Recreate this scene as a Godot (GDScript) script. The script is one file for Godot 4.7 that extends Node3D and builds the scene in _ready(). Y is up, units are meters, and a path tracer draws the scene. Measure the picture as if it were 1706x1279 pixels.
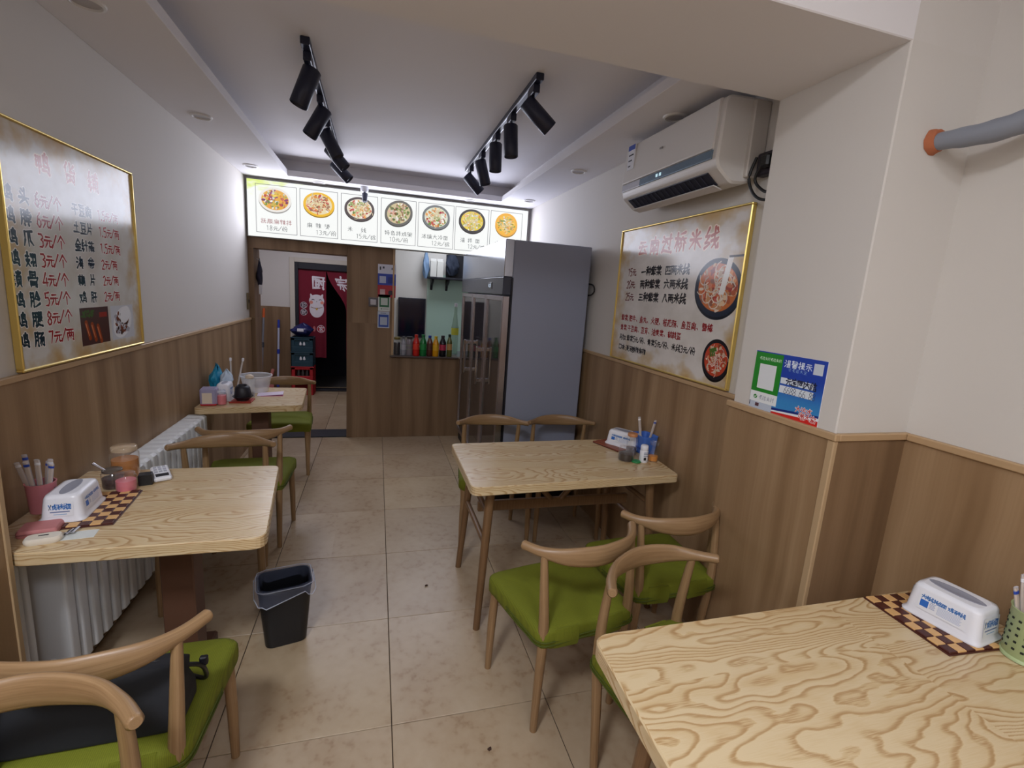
extends Node3D
# A small noodle restaurant seen from its front tables. Metres, y up; the far end of the room is towards -z.

const LX := -1.239      # left wall
const RX := 1.48        # right wall beyond the pillar
const PX := 1.364       # pillar face
const RX2 := 1.674      # right wall on this side of the pillar
const PZ0 := -0.09      # pillar, far side
const PZ1 := 0.381      # pillar, near side
const BZ := -3.566      # wooden back wall
const SOF := 2.483      # underside of the dropped soffit
const CEIL := 2.64      # raised middle of the ceiling
const BEAM := 2.358     # underside of the beam
const WH := 1.21        # top of the wainscot

var taken := {}
var M := {}

# ------------------------------------------------------------------ mesh building
class B:
	var v := PackedVector3Array()
	var n := PackedVector3Array()
	var t := PackedVector2Array()
	var uvo := Vector2.ZERO
	func tri(a: Vector3, b: Vector3, c: Vector3, na: Vector3, nb: Vector3, nc: Vector3, ua := Vector2.ZERO, ub := Vector2.ZERO, uc := Vector2.ZERO) -> void:
		var g := (b - a).cross(c - a)
		if g.length_squared() < 1e-16:
			return
		if g.dot(na + nb + nc) > 0.0:
			v.append_array([a, c, b]); n.append_array([na, nc, nb]); t.append_array([ua + uvo, uc + uvo, ub + uvo])
		else:
			v.append_array([a, b, c]); n.append_array([na, nb, nc]); t.append_array([ua + uvo, ub + uvo, uc + uvo])
	func quad(a: Vector3, b: Vector3, c: Vector3, d: Vector3, nn: Vector3, ua := Vector2(0, 0), ub := Vector2(1, 0), uc := Vector2(1, 1), ud := Vector2(0, 1)) -> void:
		tri(a, b, c, nn, nn, nn, ua, ub, uc)
		tri(a, c, d, nn, nn, nn, ua, uc, ud)
	func fuv(p: Vector3, nn: Vector3) -> Vector2:
		var a := nn.abs()
		if a.x >= a.y and a.x >= a.z:
			return Vector2(p.z, p.y)
		if a.y >= a.z:
			return Vector2(p.x, p.z)
		return Vector2(p.x, p.y)
	func flat(pts: Array, nn: Vector3) -> void:
		for i in range(1, pts.size() - 1):
			tri(pts[0], pts[i], pts[i + 1], nn, nn, nn, fuv(pts[0], nn), fuv(pts[i], nn), fuv(pts[i + 1], nn))
	# a box between two corners, its edges chamfered by b, optionally set by a transform
	func box(lo: Vector3, hi: Vector3, b := 0.0, x := Transform3D.IDENTITY) -> void:
		var c := (lo + hi) / 2.0
		var h := (hi - lo) / 2.0
		var start := v.size()
		b = minf(b, minf(h.x, minf(h.y, h.z)) * 0.95)
		for ax in 3:
			for s in [-1.0, 1.0]:
				var u := (ax + 1) % 3
				var w := (ax + 2) % 3
				var nn := Vector3.ZERO
				nn[ax] = s
				var q := []
				for k in [[-1, -1], [1, -1], [1, 1], [-1, 1]]:
					var p := c
					p[ax] += s * h[ax]
					p[u] += k[0] * (h[u] - b)
					p[w] += k[1] * (h[w] - b)
					q.append(p)
				flat(q, nn)
		if b > 0.0:
			for ax in 3:
				var u := (ax + 1) % 3
				var w := (ax + 2) % 3
				for su in [-1.0, 1.0]:
					for sw in [-1.0, 1.0]:
						var nn := Vector3.ZERO
						nn[u] = su
						nn[w] = sw
						nn = nn.normalized()
						var q := []
						for k in [[-1, 0], [1, 0], [1, 1], [-1, 1]]:
							var p := c
							p[ax] += k[0] * (h[ax] - b)
							p[u] += su * (h[u] - (b if k[1] else 0.0))
							p[w] += sw * (h[w] - (0.0 if k[1] else b))
							q.append(p)
						flat(q, nn)
			for sx in [-1.0, 1.0]:
				for sy in [-1.0, 1.0]:
					for sz in [-1.0, 1.0]:
						var s := Vector3(sx, sy, sz)
						flat([c + s * (h - Vector3(0, b, b)), c + s * (h - Vector3(b, 0, b)), c + s * (h - Vector3(b, b, 0))], s.normalized())
		if x != Transform3D.IDENTITY:
			for i in range(start, v.size()):
				v[i] = x * v[i]
				n[i] = (x.basis * n[i]).normalized()
	# turns the profile (radius, height) round y; radii may differ in x and z
	func lathe(prof: Array, seg := 20, at := Vector3.ZERO, sx := 1.0, sz := 1.0, basis := Basis.IDENTITY) -> void:
		var m := prof.size() - 1
		var fn := []
		for i in m:
			var d: Vector2 = prof[i + 1] - prof[i]
			fn.append(Vector2(d.y, -d.x).normalized())
		for i in m:
			var n0: Vector2 = fn[i]
			var n1: Vector2 = fn[i]
			if i > 0 and fn[i].dot(fn[i - 1]) > 0.6:
				n0 = (fn[i] + fn[i - 1]).normalized()
			if i < m - 1 and fn[i].dot(fn[i + 1]) > 0.6:
				n1 = (fn[i] + fn[i + 1]).normalized()
			for k in seg:
				var a := TAU * k / seg
				var b := TAU * (k + 1) / seg
				var p := []
				var q := []
				var uv := []
				for e in [[prof[i], a, n0], [prof[i], b, n0], [prof[i + 1], b, n1], [prof[i + 1], a, n1]]:
					p.append(at + basis * Vector3(cos(e[1]) * e[0].x * sx, e[0].y, sin(e[1]) * e[0].x * sz))
					q.append((basis * Vector3(cos(e[1]) * e[2].x / sx, e[2].y, sin(e[1]) * e[2].x / sz)).normalized())
					uv.append(Vector2(e[1] / TAU, 1.0 - (e[0].y - prof[0].y) / maxf(prof[m].y - prof[0].y, 0.001)))
				tri(p[0], p[1], p[2], q[0], q[1], q[2], uv[0], uv[1], uv[2])
				tri(p[0], p[2], p[3], q[0], q[2], q[3], uv[0], uv[2], uv[3])
	# a tube through points; rad holds Vector2(half width across, half height along up)
	func tube(pts: Array, rad: Array, seg := 10, up := Vector3.UP, round_end := 0.35) -> void:
		var m := pts.size()
		var rings := []
		var norms := []
		var along := []
		var run := 0.0
		for i in m:
			var d: Vector3 = (pts[mini(i + 1, m - 1)] - pts[maxi(i - 1, 0)]).normalized()
			var side := d.cross(up)
			side = side.normalized() if side.length() > 0.05 else d.cross(Vector3(0.3, 0.2, 0.9)).normalized()
			var u := side.cross(d).normalized()
			var r: Vector2 = rad[i]
			if i > 0:
				run += pts[i].distance_to(pts[i - 1])
			var ends := [[1.0, 0.0]]
			if i == 0:
				ends = [[0.72, -round_end], [1.0, 0.0]]
			elif i == m - 1:
				ends = [[1.0, 0.0], [0.72, round_end]]
			for e in ends:
				var ring := []
				var nr := []
				for k in seg:
					var a := TAU * k / seg
					ring.append(pts[i] + d * (e[1] * minf(r.x, r.y)) + (side * (cos(a) * r.x) + u * (sin(a) * r.y)) * e[0])
					var o := (side * (cos(a) / r.x) + u * (sin(a) / r.y)).normalized()
					nr.append((o + d * signf(e[1]) * 0.8).normalized())
				rings.append(ring)
				norms.append(nr)
				along.append(run + e[1] * r.x)
		for i in rings.size() - 1:
			for k in seg:
				var j := (k + 1) % seg
				var u0 := 0.1 * k / seg
				var u1 := 0.1 * (k + 1) / seg
				tri(rings[i][k], rings[i][j], rings[i + 1][j], norms[i][k], norms[i][j], norms[i + 1][j], Vector2(u0, along[i]), Vector2(u1, along[i]), Vector2(u1, along[i + 1]))
				tri(rings[i][k], rings[i + 1][j], rings[i + 1][k], norms[i][k], norms[i + 1][j], norms[i + 1][k], Vector2(u0, along[i]), Vector2(u1, along[i + 1]), Vector2(u0, along[i + 1]))
		for e in [0, rings.size() - 1]:
			var c := Vector3.ZERO
			for p in rings[e]:
				c += p / seg
			var nn: Vector3 = (pts[0] - pts[1]).normalized() if e == 0 else (pts[m - 1] - pts[m - 2]).normalized()
			for k in seg:
				tri(c, rings[e][k], rings[e][(k + 1) % seg], nn, nn, nn, Vector2(0, along[e]), Vector2(0.02, along[e]), Vector2(0.02, along[e]))
	# upright slab over an outline in (x, z)
	func slab(outline: PackedVector2Array, y0: float, y1: float, b := 0.003) -> void:
		var m := outline.size()
		var c := Vector2.ZERO
		for p in outline:
			c += p / m
		var inner := PackedVector2Array()
		for p in outline:
			inner.append(p + (c - p).normalized() * b * 1.3)
		var idx := Geometry2D.triangulate_polygon(inner)
		for i in range(0, idx.size(), 3):
			for s in [0, 1]:
				var y := y1 if s else y0
				var nn := Vector3.UP if s else Vector3.DOWN
				var q := []
				for k in 3:
					q.append(Vector3(inner[idx[i + k]].x, y, inner[idx[i + k]].y))
				flat(q, nn)
		var run := 0.0
		for i in m:
			var p := outline[i]
			var q := outline[(i + 1) % m]
			var pi := inner[i]
			var qi := inner[(i + 1) % m]
			var e := (q - p)
			var o := Vector3(e.y, 0, -e.x).normalized()
			if o.dot(Vector3(p.x - c.x, 0, p.y - c.y)) < 0.0:
				o = -o
			var a := run
			run += e.length()
			quad(Vector3(p.x, y0 + b, p.y), Vector3(q.x, y0 + b, q.y), Vector3(q.x, y1 - b, q.y), Vector3(p.x, y1 - b, p.y), o, Vector2(a, 0), Vector2(run, 0), Vector2(run, y1 - y0), Vector2(a, y1 - y0))
			for s in [0, 1]:
				var ya := (y1 - b) if s else (y0 + b)
				var yb := y1 if s else y0
				quad(Vector3(p.x, ya, p.y), Vector3(q.x, ya, q.y), Vector3(qi.x, yb, qi.y), Vector3(pi.x, yb, pi.y), (o + (Vector3.UP if s else Vector3.DOWN)).normalized(), Vector2(a, 0), Vector2(run, 0), Vector2(run, 0.01), Vector2(a, 0.01))
	# closed rings of equal length, one over another, smoothly shaded, ends closed
	func skin(rings: Array, close0 := true, close1 := true) -> void:
		var m := rings.size()
		var k: int = rings[0].size()
		var norms := []
		for i in m:
			var nr := []
			for j in k:
				var du: Vector3 = rings[i][(j + 1) % k] - rings[i][(j + k - 1) % k]
				var dv: Vector3 = rings[mini(i + 1, m - 1)][j] - rings[maxi(i - 1, 0)][j]
				nr.append(dv.cross(du).normalized())
			norms.append(nr)
		var c := Vector3.ZERO
		for p in rings[m / 2]:
			c += p / k
		var sign := 0.0
		for j in k:
			sign += norms[m / 2][j].dot(rings[m / 2][j] - c)
		sign = 1.0 if sign >= 0.0 else -1.0
		for i in m - 1:
			for j in k:
				var l := (j + 1) % k
				var a: Vector3 = rings[i][j]
				var b: Vector3 = rings[i][l]
				var d: Vector3 = rings[i + 1][l]
				var e: Vector3 = rings[i + 1][j]
				tri(a, b, d, norms[i][j] * sign, norms[i][l] * sign, norms[i + 1][l] * sign, Vector2(a.x, a.z + a.y), Vector2(b.x, b.z + b.y), Vector2(d.x, d.z + d.y))
				tri(a, d, e, norms[i][j] * sign, norms[i + 1][l] * sign, norms[i + 1][j] * sign, Vector2(a.x, a.z + a.y), Vector2(d.x, d.z + d.y), Vector2(e.x, e.z + e.y))
		for s in [0, 1]:
			if (s == 0 and not close0) or (s == 1 and not close1):
				continue
			var r: Array = rings[0] if s == 0 else rings[m - 1]
			var o: Array = rings[1] if s == 0 else rings[m - 2]
			var c1 := Vector3.ZERO
			var c2 := Vector3.ZERO
			for j in k:
				c1 += r[j] / k
				c2 += o[j] / k
			var g := Vector3.ZERO
			for j in k:
				g += (r[j] - c1).cross(r[(j + 1) % k] - c1)
			g = g.normalized()
			if g.dot(c1 - c2) < 0.0:
				g = -g
			for j in k:
				var a: Vector3 = r[j]
				var b: Vector3 = r[(j + 1) % k]
				tri(c1, a, b, g, g, g, Vector2(c1.x, c1.z), Vector2(a.x, a.z), Vector2(b.x, b.z))
	func mesh() -> ArrayMesh:
		var a := []
		a.resize(Mesh.ARRAY_MAX)
		a[Mesh.ARRAY_VERTEX] = v
		a[Mesh.ARRAY_NORMAL] = n
		a[Mesh.ARRAY_TEX_UV] = t
		var m := ArrayMesh.new()
		m.add_surface_from_arrays(Mesh.PRIMITIVE_TRIANGLES, a)
		return m

# ------------------------------------------------------------------ naming and placing
func numbered(called: String) -> String:
	if not taken.has(called):
		taken[called] = 0
		return called
	taken[called] += 1
	return "%s_%03d" % [called, taken[called]]

func tag(o: Node3D, label: String, category: String, group := "", kind := "") -> Node3D:
	o.set_meta("label", label)
	o.set_meta("category", category)
	if group:
		o.set_meta("group", group)
	if kind:
		o.set_meta("kind", kind)
	return o

func thing(called: String, label: String, category: String, at := Vector3.ZERO, turn := 0.0, group := "", kind := "") -> Node3D:
	var o := Node3D.new()
	o.name = numbered(called)
	add_child(o)
	o.position = at
	o.rotation.y = turn
	return tag(o, label, category, group, kind)

func obj(called: String, what, mat: Material, parent: Node3D = null) -> MeshInstance3D:
	var o := MeshInstance3D.new()
	o.mesh = what.mesh() if what is B else what
	o.material_override = mat
	if parent:
		o.name = called
		parent.add_child(o, true)
	else:
		o.name = numbered(called)
		add_child(o)
	return o

func copy(o: Node3D, label: String, at: Vector3, turn := 0.0) -> Node3D:
	var base: String = o.get_meta("base")
	var c: Node3D = o.duplicate()
	c.name = numbered(base)
	add_child(c)
	c.position = at
	c.rotation.y = turn
	c.set_meta("label", label)
	return c

func bx(lo: Vector3, hi: Vector3, b := 0.0) -> B:
	var m := B.new()
	m.box(lo, hi, b)
	return m

func smooth(pts: Array, k: int) -> Array:
	var out := []
	for i in pts.size() - 1:
		var a = pts[maxi(i - 1, 0)]
		var b = pts[i]
		var c = pts[i + 1]
		var d = pts[mini(i + 2, pts.size() - 1)]
		for j in k:
			var s := float(j) / k
			out.append(0.5 * ((2.0 * b) + (c - a) * s + (2.0 * a - 5.0 * b + 4.0 * c - d) * s * s + (3.0 * b - a - 3.0 * c + d) * s * s * s))
	out.append(pts[pts.size() - 1])
	return out

func same(r: float, count: int) -> Array:
	var out := []
	for i in count:
		out.append(Vector2(r, r))
	return out

func wire(pts: Array, r: float, k := 6, seg := 7) -> B:
	var p := smooth(pts, k)
	var m := B.new()
	m.tube(p, same(r, p.size()), seg)
	return m

func rod(a: Vector3, b: Vector3, r0: float, r1: float, seg := 10) -> B:
	var m := B.new()
	var up := Vector3.BACK if absf((b - a).normalized().y) > 0.8 else Vector3.UP
	m.tube([a, a.lerp(b, 0.5), b], [Vector2(r0, r0), Vector2((r0 + r1) / 2, (r0 + r1) / 2), Vector2(r1, r1)], seg, up)
	return m

func turned(prof: Array, seg := 20, at := Vector3.ZERO, sx := 1.0, sz := 1.0) -> B:
	var m := B.new()
	m.lathe(prof, seg, at, sx, sz)
	return m

# outline with its corners rounded by the radii given for each
func rounded(pts: Array, radii: Array, k := 5) -> PackedVector2Array:
	var out := PackedVector2Array()
	var m := pts.size()
	for i in m:
		var p: Vector2 = pts[i]
		var a: Vector2 = (pts[(i + m - 1) % m] - p).normalized()
		var b: Vector2 = (pts[(i + 1) % m] - p).normalized()
		var r: float = radii[i]
		for j in k + 1:
			var s := float(j) / k
			out.append((p + a * r).lerp(p, s).lerp(p.lerp(p + b * r, s), s))
	return out

# ------------------------------------------------------------------ materials and textures
func mat(c: Color, rough := 0.6, metal := 0.0, tex: Texture2D = null, uvs := 1.0) -> StandardMaterial3D:
	var m := StandardMaterial3D.new()
	m.albedo_color = c
	m.roughness = rough
	m.metallic = metal
	if tex:
		m.albedo_texture = tex
		m.uv1_scale = Vector3(uvs, uvs, uvs)
	return m

func glass(c: Color, alpha := 0.12) -> StandardMaterial3D:
	var m := mat(Color(c.r, c.g, c.b, alpha), 0.04)
	m.transparency = BaseMaterial3D.TRANSPARENCY_ALPHA
	return m

func film(c: Color, alpha: float, rough := 0.35) -> StandardMaterial3D:
	var m := mat(Color(c.r, c.g, c.b, alpha), rough)
	m.transparency = BaseMaterial3D.TRANSPARENCY_ALPHA
	return m

func glow(c: Color, energy: float) -> StandardMaterial3D:
	var m := mat(c, 0.5)
	m.emission_enabled = true
	m.emission = c
	m.emission_energy_multiplier = energy
	return m

func noise(s: int, freq: float, oct := 3) -> FastNoiseLite:
	var f := FastNoiseLite.new()
	f.seed = s
	f.noise_type = FastNoiseLite.TYPE_SIMPLEX_SMOOTH
	f.frequency = freq
	f.fractal_octaves = oct
	return f

func tex(im: Image) -> ImageTexture:
	return ImageTexture.create_from_image(im)

func rgb(r: int, g: int, b: int) -> Color:
	return Color8(r, g, b)

func ash_top(s: int) -> ImageTexture:
	# flat-sawn ash: contour rings of a stretched field, u along the grain; covers 1.2 by 0.75 m
	var w := 1024
	var h := 640
	var im := Image.create(w, h, false, Image.FORMAT_RGB8)
	var big := noise(s, 1.0, 2)
	var mid := noise(s + 1, 1.0, 2)
	var fine := noise(s + 2, 1.0, 2)
	var pale := rgb(224, 203, 164)
	var dark := rgb(172, 132, 84)
	var warm := rgb(208, 176, 128)
	var above := PackedFloat32Array()
	above.resize(w)
	for y in h:
		var v := 0.75 * y / h
		var before := 0.0
		for x in w:
			var u := 1.2 * x / w
			var f := big.get_noise_2d(u * 0.62, v * 3.3) + 0.07 * mid.get_noise_2d(u * 6.0, v * 13.0)
			var r := f * 11.0 + v * 30.0 + 0.05 * fine.get_noise_2d(u * 8.0, v * 160.0)
			var k := r - floorf(r)
			var line := smoothstep(0.55, 0.86, k) * (1.0 - smoothstep(0.9, 1.0, k))
			line *= smoothstep(0.006, 0.035, absf(r - above[x]) + absf(r - before))
			above[x] = r
			before = r
			var band := 0.5 + 0.5 * big.get_noise_2d(u * 0.8 + 9.0, v * 9.0)
			var fib := 0.5 + 0.5 * fine.get_noise_2d(u * 14.0, v * 420.0)
			var c := pale.lerp(warm, clampf(0.1 + band * 0.75 + (fib - 0.5) * 0.5 - 0.5 * (1.0 - k), 0.0, 1.0)).lerp(dark, line * (0.46 + 0.3 * fib))
			im.set_pixel(x, y, c)
	return tex(im)

func plank_grain(s: int, light: Color, mid_c: Color, dark: Color, w := 1024, h := 512, across := 2.0, tall := 1.2) -> ImageTexture:
	# laminate with upright grain: u across the boards, v upwards
	var im := Image.create(w, h, false, Image.FORMAT_RGB8)
	var a := noise(s, 1.0, 3)
	var b := noise(s + 5, 1.0, 2)
	for x in w:
		var u := across * x / w
		for y in h:
			var v := tall * y / h
			var e := minf(1.0, minf(float(x), float(w - 1 - x)) / 60.0)
			var wob := 0.012 * b.get_noise_2d(u * 2.0, v * 1.7)
			var band := 0.5 + 0.8 * a.get_noise_2d((u + wob) * 6.5, v * 0.35) * e
			var streak := b.get_noise_2d((u + wob) * 75.0, v * 0.9)
			var fibre := a.get_noise_2d(u * 320.0, v * 3.5)
			var c := dark.lerp(mid_c, clampf(band * 2.0, 0.0, 1.0)).lerp(light, clampf(band * 2.0 - 1.0, 0.0, 1.0))
			c = c.lerp(dark, clampf(0.08 + 0.16 * streak + 0.08 * fibre, 0.0, 0.4))
			im.set_pixel(x, y, c)
	return tex(im)

func stick_grain(s: int, light: Color, dark: Color) -> ImageTexture:
	# turned wood: v runs along the stick in metres (one metre), u round it
	var w := 128
	var h := 512
	var im := Image.create(w, h, false, Image.FORMAT_RGB8)
	var a := noise(s, 1.0, 3)
	for y in h:
		for x in w:
			var ang := TAU * x / w
			var f := a.get_noise_3d(cos(ang) * 2.5, sin(ang) * 2.5, 3.0 * y / h)
			var g := a.get_noise_3d(cos(ang) * 14.0, sin(ang) * 14.0, 5.0 * y / h)
			im.set_pixel(x, y, light.lerp(dark, clampf(0.4 + 0.55 * f + 0.4 * g, 0.0, 1.0)))
	return tex(im)

func stone_tile(s: int) -> ImageTexture:
	var w := 1024
	var im := Image.create(w, w, false, Image.FORMAT_RGB8)
	var a := noise(s, 1.0, 4)
	var b := noise(s + 3, 1.0, 3)
	var c0 := rgb(206, 188, 162)
	var c1 := rgb(184, 160, 130)
	var c2 := rgb(158, 128, 98)
	for y in w:
		var v := 2.4 * y / w
		for x in w:
			var u := 2.4 * x / w
			var f := 0.5 + 0.6 * a.get_noise_2d(u * 2.2, v * 2.2)
			var g := b.get_noise_2d(u * 16.0, v * 16.0)
			var sp := a.get_noise_2d(u * 55.0, v * 55.0)
			var c := c0.lerp(c1, clampf(f + 0.22 * g, 0.0, 1.0))
			var wear := clampf((g - 0.16) * 2.2, 0.0, 1.0) * clampf((f - 0.35) * 2.2, 0.0, 1.0)
			c = c.lerp(c2, clampf(wear * (0.55 + 0.7 * sp), 0.0, 0.7))
			im.set_pixel(x, y, c)
	return tex(im)

func weave(c: Color) -> ImageTexture:
	var im := Image.create(64, 64, false, Image.FORMAT_RGB8)
	var r := RandomNumberGenerator.new()
	r.seed = 5
	for y in 64:
		for x in 64:
			var k := 0.86 + 0.14 * absf(sin(x * PI / 4.0)) * (0.8 + 0.2 * absf(sin(y * PI / 4.0)))
			k *= 0.95 + 0.08 * r.randf()
			im.set_pixel(x, y, Color(c.r * k, c.g * k, c.b * k))
	return tex(im)

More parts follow.
